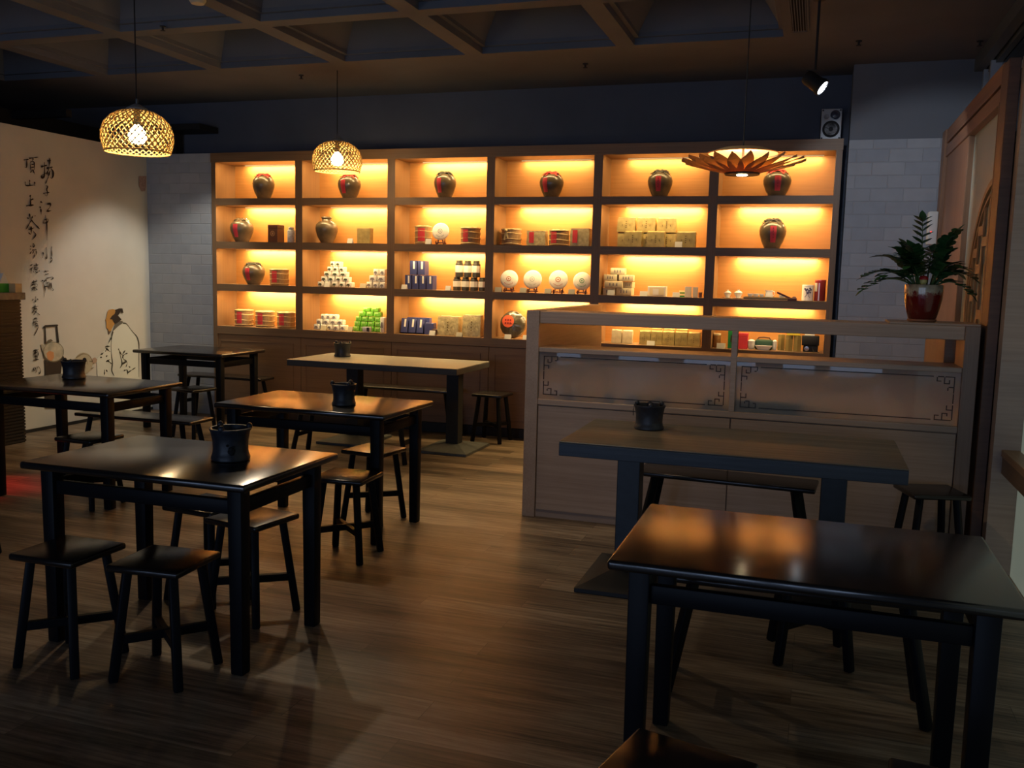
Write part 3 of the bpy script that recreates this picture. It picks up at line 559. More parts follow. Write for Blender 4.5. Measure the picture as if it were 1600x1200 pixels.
 ('case', -0.407, 8.295, 0.945, 0.152, 0.104, 0.12, 0, 'dark green travel tea case, bottom row', '', ''),
 ('saucer', -0.403, 8.195, 0.945, 0.15, 0.039, 0.1, 0, 'white oval dish before the dark green case', '', ''),
 ('cup', -0.314, 8.265, 0.945, 0.039, 0.089, 0.039, 0, 'small white and violet cup between green case and gold boxes', '', 'big'),
 ('hexbox', -0.261, 8.285, 0.945, 0.061, 0.137, 0.061, 0, 'olive gold faceted tea box, first of 3 from the green case', 'olive gold faceted tea boxes', ''),
 ('hexbox', -0.195, 8.235, 0.945, 0.069, 0.136, 0.069, 0, 'olive gold faceted tea box, second of 3 from the green case', 'olive gold faceted tea boxes', ''),
 ('hexbox', -0.126, 8.235, 0.945, 0.069, 0.135, 0.069, 0, 'olive gold faceted tea box, third of 3 from the green case', 'olive gold faceted tea boxes', ''),
 ('yellowbox', -0.161, 8.235, 1.081, 0.111, 0.028, 0.07, 0, 'yellow flat pack on top of the faceted gold boxes', '', ''),
 ('grinder', -0.019, 8.265, 0.945, 0.143, 0.138, 0.13, 0, 'black appliance with a stack of white paper on top', '', ''),
 ('paper', -0.03, 8.265, 1.084, 0.088, 0.039, 0.09, 0, 'white paper stack on the black appliance', '', ''),
]
SCRIPT = [([[(6.708,2.424),(6.777,2.445)],[(6.749,2.47),(6.746,2.34),(6.711,2.323),(6.704,2.344),(6.774,2.378)],[(6.815,2.517),(6.803,2.435)],[(6.784,2.486),(6.825,2.496)],[(6.772,2.416),(6.842,2.437)],[(6.795,2.412),(6.769,2.36)],[(6.822,2.424),(6.849,2.396),(6.845,2.355),(6.825,2.326),(6.812,2.342)],[(6.812,2.401),(6.783,2.335)]],0.0081),([[(6.789,2.34),(6.752,2.275)],[(6.753,2.256),(6.783,2.257),(6.761,2.225),(6.778,2.196),(6.765,2.161),(6.738,2.178)],[(6.723,2.185),(6.797,2.203)]],0.0054),([[(6.685,2.109),(6.71,2.099)],[(6.672,2.06),(6.692,2.055)],[(6.688,2.047),(6.689,1.992)],[(6.761,2.094),(6.807,2.1),(6.797,2.07),(6.758,2.031)],[(6.752,2.025),(6.808,2.036)]],0.0072),([[(6.719,1.939),(6.711,1.911)],[(6.723,1.945),(6.774,1.962),(6.761,1.923),(6.715,1.915)],[(6.739,1.991),(6.754,1.916),(6.747,1.76)]],0.0054),([[(6.687,1.647),(6.702,1.641),(6.687,1.598)],[(6.737,1.697),(6.739,1.585),(6.717,1.611)],[(6.798,1.705),(6.797,1.605)],[(6.783,1.604),(6.807,1.59),(6.777,1.558)]],0.0054),([[(6.517,2.46),(6.574,2.473)],[(6.552,2.466),(6.547,2.393),(6.525,2.401)],[(6.576,2.482),(6.681,2.506)],[(6.624,2.49),(6.611,2.459)],[(6.593,2.454),(6.591,2.376)],[(6.593,2.454),(6.637,2.464),(6.63,2.382)],[(6.596,2.428),(6.63,2.435)],[(6.595,2.404),(6.629,2.412)],[(6.596,2.378),(6.628,2.386)],[(6.602,2.374),(6.583,2.356)],[(6.616,2.382),(6.636,2.346)]],0.0054),([[(6.524,2.27),(6.522,2.233),(6.625,2.252)],[(6.575,2.291),(6.574,2.245)],[(6.629,2.28),(6.631,2.242)]],0.0063),([[(6.57,2.155),(6.58,2.142),(6.574,2.063)],[(6.577,2.114),(6.608,2.126)],[(6.526,2.057),(6.612,2.073)]],0.0081),([[(6.526,1.952),(6.549,1.947)],[(6.558,1.992),(6.564,1.937)],[(6.598,1.977),(6.578,1.945)],[(6.617,1.978),(6.623,1.971)],[(6.582,1.94),(6.512,1.848)],[(6.581,1.93),(6.667,1.86)],[(6.54,1.848),(6.607,1.868)],[(6.572,1.878),(6.569,1.8),(6.539,1.822)],[(6.595,1.833),(6.629,1.81),(6.578,1.758)]],0.0063),([[(6.553,1.702),(6.564,1.694)],[(6.547,1.675),(6.56,1.671)],[(6.543,1.628),(6.569,1.657)],[(6.587,1.728),(6.583,1.688)],[(6.587,1.724),(6.609,1.713),(6.586,1.688)],[(6.573,1.664),(6.623,1.676)],[(6.596,1.667),(6.574,1.63)],[(6.613,1.669),(6.623,1.641),(6.609,1.612)],[(6.601,1.64),(6.585,1.586)]],0.0045),([[(6.543,1.523),(6.574,1.539)],[(6.535,1.49),(6.579,1.511)],[(6.556,1.502),(6.554,1.454)],[(6.584,1.525),(6.638,1.534)],[(6.613,1.549),(6.611,1.516)],[(6.588,1.511),(6.634,1.514),(6.631,1.496),(6.59,1.493),(6.588,1.511)],[(6.579,1.476),(6.583,1.465)],[(6.598,1.479),(6.609,1.461),(6.635,1.469)],[(6.616,1.486),(6.621,1.477)],[(6.64,1.486),(6.647,1.475)]],0.0045),([[(6.557,1.372),(6.619,1.387)],[(6.577,1.392),(6.577,1.363)],[(6.606,1.398),(6.599,1.368)],[(6.552,1.341),(6.558,1.355),(6.616,1.36),(6.618,1.344)],[(6.557,1.324),(6.615,1.335)],[(6.588,1.351),(6.584,1.294)],[(6.583,1.326),(6.556,1.304)],[(6.589,1.326),(6.615,1.303)]],0.0045),([[(6.593,1.246),(6.592,1.196),(6.579,1.206)],[(6.563,1.222),(6.553,1.206)],[(6.609,1.226),(6.62,1.211)]],0.0054),([[(6.546,1.145),(6.62,1.155)],[(6.586,1.17),(6.564,1.115),(6.546,1.097)],[(6.565,1.132),(6.617,1.133),(6.562,1.078)],[(6.572,1.115),(6.633,1.074)]],0.0045),([[(6.561,1.042),(6.604,1.049),(6.593,1.025)],[(6.561,1.023),(6.552,0.975)],[(6.565,1.012),(6.607,1.016)],[(6.57,0.993),(6.606,1.001),(6.597,0.966)],[(6.577,0.976),(6.624,0.981),(6.559,0.887)]],0.0045),([[(6.545,0.752),(6.602,0.756)],[(6.554,0.733),(6.552,0.698)],[(6.598,0.736),(6.597,0.699)],[(6.554,0.733),(6.598,0.735)],[(6.567,0.753),(6.565,0.667)],[(6.585,0.751),(6.581,0.667)],[(6.552,0.698),(6.597,0.699)],[(6.535,0.665),(6.604,0.667)]],0.0054),([[(6.54,0.596),(6.532,0.557)],[(6.548,0.597),(6.563,0.584),(6.557,0.545)],[(6.54,0.57),(6.558,0.57)],[(6.58,0.6),(6.571,0.546)],[(6.592,0.602),(6.623,0.565),(6.607,0.531),(6.589,0.544)]],0.0045),([[(6.703,1.476),(6.752,1.479)],[(6.713,1.447),(6.751,1.454)],[(6.727,1.413),(6.795,1.426),(6.809,1.413),(6.77,1.396)],[(6.666,1.392),(6.689,1.389)],[(6.686,1.372),(6.725,1.406),(6.727,1.336)],[(6.686,1.369),(6.709,1.308),(6.687,1.236)],[(6.723,1.364),(6.757,1.383),(6.761,1.299)],[(6.739,1.364),(6.742,1.306)],[(6.775,1.372),(6.781,1.319),(6.805,1.312),(6.794,1.296)],[(6.698,1.335),(6.756,1.34)]],0.0045)]
ART = {'face':[(7.504,1.098),(7.558,1.105),(7.596,1.096),(7.587,1.061),(7.547,1.027),(7.564,0.97),(7.581,0.955),(7.54,0.907),(7.515,0.862),(7.489,0.871),(7.487,0.902),(7.464,0.918),(7.464,0.981),(7.453,0.995),(7.473,1.036),(7.484,1.078)],'hair':[(7.591,1.096),(7.646,1.109),(7.695,1.107),(7.706,1.061),(7.679,1.065),(7.667,1.081),(7.646,1.052),(7.627,1.037),(7.678,0.995),(7.646,0.977),(7.596,0.954),(7.57,0.971),(7.544,1.0),(7.51,1.003),(7.545,1.037),(7.581,1.054),(7.596,1.082)],'beard':[(7.487,0.888),(7.51,0.88),(7.532,0.888),(7.502,0.854),(7.488,0.86)],'collar':[(7.601,0.975),(7.641,0.981),(7.691,0.979),(7.695,0.957),(7.629,0.93),(7.549,0.878),(7.57,0.927)],'robe':[(7.695,0.957),(7.75,0.948),(7.818,0.872),(7.898,0.802),(7.922,0.742),(7.926,0.69),(7.902,0.002),(7.469,0.06),(7.343,0.253),(7.323,0.445),(7.32,0.612),(7.378,0.657),(7.436,0.702),(7.496,0.768),(7.538,0.851),(7.559,0.883),(7.639,0.93)],'fan':[(7.263,0.575),(7.255,0.541),(7.235,0.512),(7.206,0.491),(7.17,0.48),(7.131,0.481),(7.095,0.493),(7.064,0.514),(7.042,0.544),(7.031,0.577),(7.033,0.612),(7.046,0.643),(7.07,0.668),(7.103,0.685),(7.14,0.691),(7.178,0.685),(7.213,0.669),(7.241,0.643),(7.258,0.611)],'hand':[(7.265,0.624),(7.297,0.631),(7.324,0.608),(7.314,0.581),(7.277,0.571),(7.256,0.59)],'kettle':[(6.898,0.715),(6.892,0.69),(6.878,0.667),(6.856,0.649),(6.828,0.636),(6.796,0.63),(6.763,0.631),(6.732,0.639),(6.703,0.653),(6.68,0.672),(6.665,0.695),(6.657,0.72),(6.658,0.745),(6.668,0.768),(6.686,0.789),(6.71,0.804),(6.739,0.814),(6.772,0.818),(6.804,0.814),(6.835,0.803),(6.862,0.787),(6.882,0.766),(6.895,0.741)],'glow':[(6.691,0.716),(6.728,0.737),(6.776,0.719),(6.779,0.671),(6.748,0.635),(6.706,0.648)],'spout':[(6.631,0.805),(6.651,0.805),(6.68,0.773),(6.662,0.718),(6.645,0.742)],'lid':[(6.69,0.815),(6.715,0.837),(6.751,0.845),(6.774,0.826),(6.726,0.818),(6.695,0.803)],'stove':[(6.665,0.661),(6.7,0.634),(6.796,0.631),(6.873,0.702),(6.902,0.661),(6.882,0.624),(6.858,0.519),(6.85,0.179),(6.656,0.204),(6.671,0.584)],'bamboo':[(6.667,0.967),(6.689,0.978),(6.836,0.979),(6.843,0.968),(6.835,0.963),(6.848,0.806),(6.828,0.804),(6.816,0.962),(6.693,0.959),(6.696,0.808),(6.679,0.809),(6.681,0.951),(6.667,0.951)],'seal':[(7.986,2.48),(8.098,2.492),(8.089,2.378),(8.077,2.331),(8.019,2.325),(7.983,2.381)]}
INK = [[(7.695,0.957),(7.75,0.951),(7.823,0.868),(7.899,0.806),(7.922,0.742),(7.922,0.683),(7.91,0.374)],[(7.551,0.878),(7.532,0.823),(7.519,0.731),(7.522,0.625),(7.534,0.553),(7.514,0.476),(7.551,0.423)],[(7.527,0.816),(7.492,0.77)],[(7.437,0.728),(7.507,0.729)],[(7.446,0.715),(7.504,0.672)],[(7.465,0.707),(7.436,0.679)],[(7.368,0.649),(7.418,0.671)],[(7.363,0.626),(7.391,0.624)],[(7.443,0.627),(7.467,0.637)],[(7.441,0.575),(7.499,0.595)],[(7.465,0.587),(7.519,0.549)],[(7.419,0.495),(7.417,0.443)],[(7.438,0.494),(7.462,0.47)],[(7.634,0.663),(7.676,0.534),(7.633,0.49)],[(7.677,0.613),(7.708,0.633),(7.751,0.64)],[(7.677,0.613),(7.688,0.582),(7.735,0.558)],[(7.719,0.672),(7.668,0.627)],[(7.669,0.533),(7.735,0.557),(7.745,0.535),(7.723,0.499)],[(7.692,0.464),(7.742,0.47),(7.747,0.417)],[(7.746,0.436),(7.861,0.478)],[(7.764,0.501),(7.786,0.487)],[(7.621,0.696),(7.663,0.629)]]
FAINT = [[(7.073,0.56),(7.144,0.565)],[(7.119,0.601),(7.181,0.575)],[(7.182,0.616),(7.199,0.567)],[(7.081,0.536),(7.124,0.518)],[(7.162,0.563),(7.161,0.522)],[(7.218,0.6),(7.263,0.589)],[(7.118,0.574),(7.072,0.544)],[(7.233,0.522),(7.28,0.532)],[(7.05,0.647),(7.14,0.684),(7.229,0.654),(7.263,0.589)]]
# ------------------------------------------------------------------ the setting
def struct(name, mb, mat, **kw):
    o = mb.build(name, mat, **kw); o['kind'] = 'structure'; return o
struct('floor', MB().box(-10.5, 3.0, -6.0, 9.2, -0.12, 0.0), M_FLOOR)
Z_C = 3.30
SHX0, PW, OW, SHY = -5.931, 1.017, 0.937, 8.11
SHB = SHY+0.34
ZT = [2.622, 2.188, 1.747, 1.312]; ZB = [2.258, 1.818, 1.382, 0.945]
SHL, SHR = SHX0-0.05, SHX0+5*PW+OW+0.05

# ceiling: flat border plus coffers (inverted pyramids between ribs)
def build_ceiling():
    flat, cof = MB(), MB()
    xs = [(-0.33-1.235*k-1.09, -0.33-1.235*k) for k in range(6)]
    ys = [(7.11-1.245*k-1.10, 7.11-1.245*k) for k in range(8)]
    xe = sorted({-10.5, 3.0} | {v for a in xs for v in a}); ye = sorted({-6.0, 9.2} | {v for a in ys for v in a})
    def incell(cx, cy):
        return any(a < cx < b for a, b in xs) and any(a < cy < b for a, b in ys)
    for i in range(len(xe)-1):
        for j in range(len(ye)-1):
            if not incell((xe[i]+xe[i+1])/2, (ye[j]+ye[j+1])/2):
                flat._add([(xe[i], ye[j], Z_C), (xe[i+1], ye[j], Z_C), (xe[i+1], ye[j+1], Z_C), (xe[i], ye[j+1], Z_C)], [(0, 3, 2, 1)])
    for a, b in xs:
        for c, d in ys:
            def ring(k, z): return [(a+k, c+k, z), (b-k, c+k, z), (b-k, d-k, z), (a+k, d-k, z)]
            vs = ring(0, Z_C)+ring(0, Z_C+0.05)+ring(0.035, Z_C+0.05)+ring(0.035, Z_C+0.08)+ring(0.33, Z_C+0.50)
            fs = []
            for q in range(4):
                for i in range(4):
                    i2 = (i+1) % 4
                    fs.append((q*4+i, q*4+i2, q*4+4+i2, q*4+4+i))
            fs.append((16, 17, 18, 19))
            cof._add(vs, fs)
    struct('ceiling', flat, M_CEIL)
    struct('ceiling_coffers', cof, M_COFFER)
build_ceiling()
# walls
struct('wall_back', MB().box(SHL-2.4, 0.187, 8.50, 8.62, 0, Z_C), M_WALLDARK)
struct('wall_back_brick', MB().box(-6.79, SHL-0.004, 8.115, 8.50, 0.0, 2.715), M_BRICK)
struct('wall_pillar', MB().box(0.187, 1.143, 8.115, 8.62, 2.70, Z_C), M_PILLAR)
struct('wall_pillar_brick', MB().box(0.187, 1.143, 8.105, 8.62, 0.0, 2.70), M_BRICK)
struct('wall_left', MB().box(-6.92, -6.79, 1.2, 8.44, 0.0, 2.75), M_MURALPAPER)
struct('wall_left_rear', MB().box(-10.5, -10.3, -6, 9.2, 0, Z_C), M_WALLDARK)
struct('wall_back_rear', MB().box(-10.5, SHL-2.4, 9.0, 9.2, 0, Z_C), M_WALLDARK)
struct('baseboard_left', MB().box(-6.788, -6.776, 1.2, 8.11, 0.0, 0.03), M_BLACK)
# dark roof beams and a duct above the mural partition
struct('trim_1', MB().box(-8.6, -8.2, 2.0, 9.0, 2.78, 2.96).box(-7.75, -7.63, 2.0, 9.0, 2.90, 3.05), M_BLACK)
for k, yy in enumerate((5.6, 7.2, 8.6)):
    struct('trim_%d' % (k+2), MB().box(-10.3, -6.95, yy, yy+0.07, 2.96, 3.03), M_BLACK)
duct = MB().box(-6.86, -6.16, 8.17, 8.48, 2.97, 3.03).box(-6.70, -6.60, 8.36, 8.46, 2.72, 2.97).build('air_duct', M_BLACK)
tag(duct, 'flat black duct above the white brick beside the mural', 'duct')

# right-hand glazing above the timber screen
struct('window_1', MB().box(1.205, 1.225, 1.0, 8.10, 2.50, 3.18), plain('night_glass', (0.03, 0.04, 0.06), 0.1))
fr = MB()
for yy in (8.03, 7.72, 6.4, 5.1, 3.8): fr.box(1.13, 1.22, yy, yy+0.055, 2.4, 3.2)
fr.box(1.14, 1.22, 1.0, 8.1, 2.9, 2.95)
struct('window_1_frame', fr, M_ALU)
struct('trim_6', MB().box(1.07, 1.14, 1.0, 8.10, 3.20, 3.30).box(1.16, 1.20, 1.0, 8.10, 3.18, 3.30), plain('dark_alu_track', (0.10, 0.11, 0.11), 0.5))
struct('wall_right', MB().box(1.225, 1.36, 1.0, 8.62, 0.0, Z_C), M_WALLDARK)
# frosted pane under and over the bar ledge
struct('window_2', MB().box(1.075, 1.09, 0.5, 5.34, 0.0, 2.6), M_WINPANE)
struct('wall_right_end', MB().box(0.945, 1.225, 5.35, 5.455, 0.0, 2.72), wood('grey_wood_wall', (0.40, 0.285, 0.21), (0.54, 0.40, 0.31), 'x', 0.5, fine=55))

# ------------------------------------------------------------------ mural on the partition
def stroke(mb, pts, wd, x):
    # ink stroke as a tapered ribbon standing 1 mm proud of the paper
    P = [Vector((0, a, b)) for a, b in pts]
    Q = []
    for i in range(len(P)-1):
        n = 4
        for k in range(n): Q.append(P[i].lerp(P[i+1], k/n))
    Q.append(P[-1])
    for _ in range(2):
        Q = [Q[0]]+[(Q[i-1]+Q[i]*2+Q[i+1])/4 for i in range(1, len(Q)-1)]+[Q[-1]]
    n = len(Q); L, Rr = [], []
    for i in range(n):
        t = (Q[min(i+1, n-1)]-Q[max(i-1, 0)])
        if t.length < 1e-6: t = Vector((0, 1, 0))
        t.normalize(); nn = Vector((0, -t.z, t.y))
        f = i/(n-1)
        w = wd*(0.72+0.42*math.sin(7.3*f+pts[0][0]*91))*(1.0-0.45*f**2)*(0.75 if i in (0, n-1) else 1.0)
        L.append(Q[i]+nn*w/2); Rr.append(Q[i]-nn*w/2)
    vs = [(x, v.y, v.z) for v in L]+[(x, v.y, v.z) for v in Rr]
    mb._add(vs, [(i, i+1, n+i+1, n+i) for i in range(n-1)])
mural = thing('wall_mural', 'ink mural of a seated scholar, kettle and brushed writing on the white partition', 'mural', (-6.79, 0, 0))
XM = 0.007
tx = MB()
for sts, wd in SCRIPT:
    for s in sts: stroke(tx, s, wd*2.7, XM+0.0015)
tx.build('lettering', M_INK, mural)
def flat(key, name, mat, dx):
    MB().poly([(XM+dx-0.0008, a, b) for a, b in ART[key]], (1, 0, 0), 0.0008).build(name, mat, mural)
flat('robe', 'robe', plain('mural_robe_white', (0.70, 0.71, 0.64), 0.85), 0.0)
flat('fan', 'painted_fan', plain('mural_fan', (0.48, 0.42, 0.30), 0.85), 0.001)
flat('hand', 'painted_hand', plain('mural_hand', (0.44, 0.30, 0.22), 0.85), 0.002)
flat('face', 'painted_face', plain('mural_ochre', (0.52, 0.27, 0.07), 0.85), 0.001)
flat('collar', 'painted_collar', plain('mural_grey', (0.15, 0.135, 0.11), 0.85), 0.002)
flat('hair', 'painted_hair', M_INK, 0.003)
flat('beard', 'painted_beard', plain('mural_beard', (0.13, 0.09, 0.06), 0.85), 0.003)
flat('stove', 'painted_stove', M_INK, 0.001)
flat('kettle', 'painted_kettle', plain('mural_kettle', (0.50, 0.46, 0.35), 0.85, var=0.25, vscale=14), 0.002)
flat('spout', 'painted_spout', plain('mural_spout', (0.42, 0.39, 0.31), 0.85), 0.0015)
flat('glow', 'painted_embers', plain('mural_orange', (0.62, 0.30, 0.13), 0.85), 0.003)
flat('lid', 'painted_lid', plain('mural_lid', (0.14, 0.12, 0.08), 0.85), 0.003)
flat('bamboo', 'painted_handle', M_INK, 0.002)
flat('seal', 'red_seal', plain('mural_seal', (0.40, 0.27, 0.24), 0.85, var=0.3, vscale=90), 0.0)
ik = MB()
for s in INK: stroke(ik, s, 0.020, XM+0.002)
ik.build('ink_outline', plain('mural_ink_line', (0.07, 0.065, 0.045), 0.85), mural)
fk = MB()
for s in FAINT: stroke(fk, s, 0.014, XM+0.002)
fk.build('fan_brushwork', plain('mural_faint_line', (0.25, 0.20, 0.13), 0.85), mural)
ring = [(a, b) for a, b in ART['kettle']]+[ART['kettle'][0]]
kk = MB(); stroke(kk, ring, 0.010, XM+0.0035); kk.build('kettle_outline', plain('mural_kettle_line', (0.16, 0.14, 0.09), 0.85), mural)

# ------------------------------------------------------------------ display wall
shelf = thing('display_cabinet', 'wall-wide oak display cabinet with lit open bays holding tea wares', 'cabinet', (0, 0, 0))
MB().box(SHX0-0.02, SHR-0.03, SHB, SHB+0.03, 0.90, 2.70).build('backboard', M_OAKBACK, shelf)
for x0, x1 in ((SHL, SHX0), (SHR-0.05, SHR)):
    MB().box(x0, x1, SHY, SHB+0.03, 0.0, 2.715).build('side_panel', M_OAKZ, shelf)
for c in range(5):
    x0 = SHX0+c*PW+OW
    MB().box(x0, x0+PW-OW, SHY, SHB, 0.93, 2.64).build('divider', M_OAKZ, shelf)
MB().box(SHL-0.005, SHR+0.003, SHY-0.006, SHB+0.03, ZT[0], 2.715).build('cornice', M_OAKX, shelf)
for r in range(3):
    for c in range(6):
        x0 = SHX0+c*PW
        MB().box(x0, x0+OW, SHY+0.002, SHB, ZT[r+1], ZB[r]).build('shelf_board', M_OAKX, shelf)
MB().box(SHX0, SHR-0.05, SHY-0.003, SHB, 0.865, ZB[3]).build('worktop', M_OAKX, shelf)
MB().box(SHX0, SHR-0.05, SHY+0.05, SHY+0.07, 0.0, 0.09).build('plinth', plain('dark_plinth', (0.03, 0.02, 0.014), 0.5), shelf)
M_DOOR = wood('oak_door', (0.24, 0.125, 0.058), (0.34, 0.19, 0.09), 'x', 0.45)  # door oak, slightly paler than the frame veneer
for c in range(6):
    x0 = SHX0+c*PW-0.03
    d = MB().box(x0+0.002, x0+PW-0.002, SHY+0.012, SHY+0.03, 0.10, 0.86)
    d = d.build('door', M_DOOR, shelf, bevel=0.002, seg=1)
    fx = MB().box(x0+0.06, x0+PW-0.085, SHY+0.006, SHY+0.012, 0.79, 0.795).box(x0+0.06, x0+PW-0.085, SHY+0.006, SHY+0.012, 0.16, 0.165).box(x0+0.06, x0+0.065, SHY+0.006, SHY+0.012, 0.16, 0.795).box(x0+PW-0.09, x0+PW-0.085, SHY+0.006, SHY+0.012, 0.16, 0.795)
    fx.build('panel_bead', M_DOOR, d)
    hx = x0+PW-0.085 if c % 2 == 1 else x0+0.055
    MB().cbox((hx, SHY-0.008, 0.655), (0.030, 0.016, 0.07)).cbox((hx, SHY+0.006, 0.655), (0.012, 0.016, 0.05)).build('handle', M_BLACK, d, bevel=0.003, seg=1)
    for r in range(4):
        # warm LED strip under the top of every bay
        xm = SHX0+c*PW+OW*0.54
        MB().box(xm-0.34, xm+0.34, SHY+0.275, SHY+0.295, ZT[r]-0.010, ZT[r]).build('led_strip', plain('strip_housing', (0.7, 0.68, 0.62), 0.5) if (c, r) == (0, 0) else bpy.data.materials['strip_housing'], shelf)
        dim = (0.8, 0.9, 0.9, 0.42, 0.42, 0.45)[c] if r == 0 else (0.45 if (c, r) == (5, 3) else 1.0)
        lamp('AREA', 'bay_light', (xm, SHY+0.285, ZT[r]-0.014), 6.8*dim, WARM, rot=(math.radians(24), 0, 0), shape='RECTANGLE', size=0.66, size_y=0.018)
        lamp('AREA', 'bay_front_light', (SHX0+c*PW+OW*0.5, SHY+0.022, ZT[r]-0.006), 4.2*(0.4+0.6*dim), WARM, rot=(math.radians(22), 0, 0), shape='RECTANGLE', size=0.80, size_y=0.012)

# ------------------------------------------------------------------ four-legged tea tables
def tea_table(label, x0, x1, y0, y1, H=0.755, lw=0.062, over=0.052, rz=0.0):
    cx, cy = (x0+x1)/2, (y0+y1)/2; hx, hy = (x1-x0)/2, (y1-y0)/2
    t = thing('tea_table', label, 'table', (cx, cy, 0), rz, 'black lacquered tea tables')
    MB().box(-hx, hx, -hy, hy, H-0.030, H).build('tabletop', M_LACQ, t, bevel=0.010, seg=3, smooth=True)
    lx, ly = hx-over-lw/2, hy-over-lw/2
    for sx in (-1, 1):
        for sy in (-1, 1):
            a, b = lw/2, lw/2*0.86
            X, Y = sx*lx, sy*ly
            MB().hexa([(X-b, Y-b, 0), (X+b, Y-b, 0), (X+b, Y+b, 0), (X-b, Y+b, 0)], [(X-a, Y-a, H-0.030), (X+a, Y-a, H-0.030), (X+a, Y+a, H-0.030), (X-a, Y+a, H-0.030)]).build('leg', M_LACQLEG, t, bevel=0.006, seg=2, smooth=True)
    for sy in (-1, 1):
        MB().box(-lx+lw/2, lx-lw/2, sy*ly-0.014, sy*ly+0.014, H-0.135, H-0.080).build('apron_rail', M_LACQLEG, t, bevel=0.004, smooth=True)
    for sx in (-1, 1):
        MB().box(sx*lx-0.014, sx*lx+0.014, -ly+lw/2, ly-lw/2, H-0.135, H-0.080).build('apron_rail', M_LACQLEG, t, bevel=0.004, smooth=True)
    return t
tea_table('black lacquered tea table with two stools tucked at its front, beside the aisle', -2.962, -1.918, 2.765, 3.455)
tea_table('black lacquered tea table reflecting orange shelf light, in front of the grey pedestal table', -3.31, -2.205, 4.475, 5.16)
tea_table('black lacquered tea table with a clay pot next to the dark reception desk', -5.165, -4.10, 4.507, 5.215)
tea_table('black lacquered tea table without any pot, against the mural near the white brick', -6.14, -5.135, 7.08, 7.785)
tea_table('black lacquered tea table without any pot, closest to the bar ledge on the window wall', -0.507, 0.545, 2.42, 3.12)

# pedestal tables
def pedestal_table(label, x0, x1, y0, y1, cols, topm, H=0.757, th=0.055, cw=0.115, base=(0.42, 0.56), colm=None, basem=None, edgem=None):
    cx, cy = (x0+x1)/2, (y0+y1)/2; hx, hy = (x1-x0)/2, (y1-y0)/2
    t = thing('pedestal_table', label, 'table', (cx, cy, 0))
    MB().box(-hx, hx, -hy, hy, H-0.006, H).build('tabletop', topm, t, bevel=0.002, seg=1)
    MB().box(-hx, hx, -hy, hy, H-th, H-0.006).build('table_edge', edgem, t, bevel=0.003, seg=1)
    for px in cols:
        X = px-cx
        MB().cbox((X, 0, (H-th+0.05)/2), (cw, cw, H-th-0.05)).build('column', colm, t, bevel=0.004, seg=2)
        bw, bd = base
        b = MB().box(X-bw/2, X+bw/2, -bd/2, bd/2, 0, 0.022)
        b.hexa([(X-bw/2, -bd/2, 0.022), (X+bw/2, -bd/2, 0.022), (X+bw/2, bd/2, 0.022), (X-bw/2, bd/2, 0.022)], [(X-0.07, -0.07, 0.058), (X+0.07, -0.07, 0.058), (X+0.07, 0.07, 0.058), (X-0.07, 0.07, 0.058)])
        b.build('base_plate', basem, t, bevel=0.003, seg=1)
    return t
pedestal_table('long grey-washed wooden pedestal table in front of the lit display cabinet', -4.40, -2.785, 6.995, 7.80, (-3.94, -2.96), M_GREYTOP, colm=M_BLACK, basem=M_BASE, edgem=M_EDGE, base=(0.46, 0.60))
pedestal_table('long rough dark wooden pedestal table standing before the glass counter', -1.118, 0.42, 4.135, 4.90, (-0.84, 0.135), M_DARKTOP, colm=M_SLATE, basem=M_BLACK, edgem=wood('rough_blue_edge', (0.03, 0.04, 0.055), (0.07, 0.085, 0.11), 'x', 0.55, fine=45, bump=0.4), th=0.070, base=(0.40, 0.62))

# stools and benches
def stool_parts(t, sx, sy, H=0.45, th=0.026, lw=0.034):
    MB().box(-sx/2, sx/2, -sy/2, sy/2, H-th, H).build('seat', M_STOOL, t, bevel=0.009, seg=3, smooth=True)
    tx, ty, bx, by = sx/2-0.055, sy/2-0.055, sx/2-0.012, sy/2-0.012
    for a in (-1, 1):
        for b in (-1, 1):
            MB().bar((a*bx, b*by, 0.0), (a*tx, b*ty, H-th+0.002), lw, lw, up=(b, -a, 0)).build('leg', M_LACQLEG, t, bevel=0.007, seg=2, smooth=True)
    f = 0.16/H
    px, py = bx+(tx-bx)*f, by+(ty-by)*f
    MB().bar((-px, -py, 0.16), (px, py, 0.16), 0.026, 0.034, up=(0, 0, 1)).build('stretcher', M_LACQLEG, t, bevel=0.003)
    MB().bar((-px, py, 0.16), (px, -py, 0.16), 0.026, 0.030, up=(0, 0, 1)).build('stretcher', M_LACQLEG, t, bevel=0.003)
stool0 = None
def stool(label, x, y, deg=0.0):
    global stool0
    if stool0 is None:
        stool0 = thing('square_stool', label, 'stool', (x, y, 0), math.radians(deg), 'black square stools')
        stool_parts(stool0, 0.300, 0.285)
        return stool0
    c = copy_tree(stool0); c.location = (x, y, 0); c.rotation_euler = (0, 0, math.radians(deg)); c['label'] = label
    return c
S = 'black square wooden stool '
stool(S+'at the front tea table, farther from its clay pot', -2.678, 2.715, 0)
stool(S+'at the front tea table, the one nearer the aisle', -2.262, 2.752, 4)
stool(S+'with an orange sheen behind the front tea table', -2.315, 3.395, -9)
stool(S+'in shadow behind the front tea table, next to the sheened one', -2.630, 3.510, -7)
stool(S+'before the tea table with orange reflections, partly behind its leg', -2.340, 4.310, 2)
stool(S+'tucked under the tea table with orange reflections', -2.545, 5.030, -8)
stool(S+'standing alone against the cabinet doors beside a bench', -2.795, 7.925, -4)
stool(S+'at the corner of the tea table by the white brick', -5.350, 6.950, -11)
stool(S+'tucked under the tea table next to the dark reception desk', -4.375, 4.640, -3)
stool(S+'mostly outside the view beside the front tea table', -4.190, 3.500, 0)
stool(S+'turned askew against the counter front near the timber screen', 0.650, 5.255, 17)
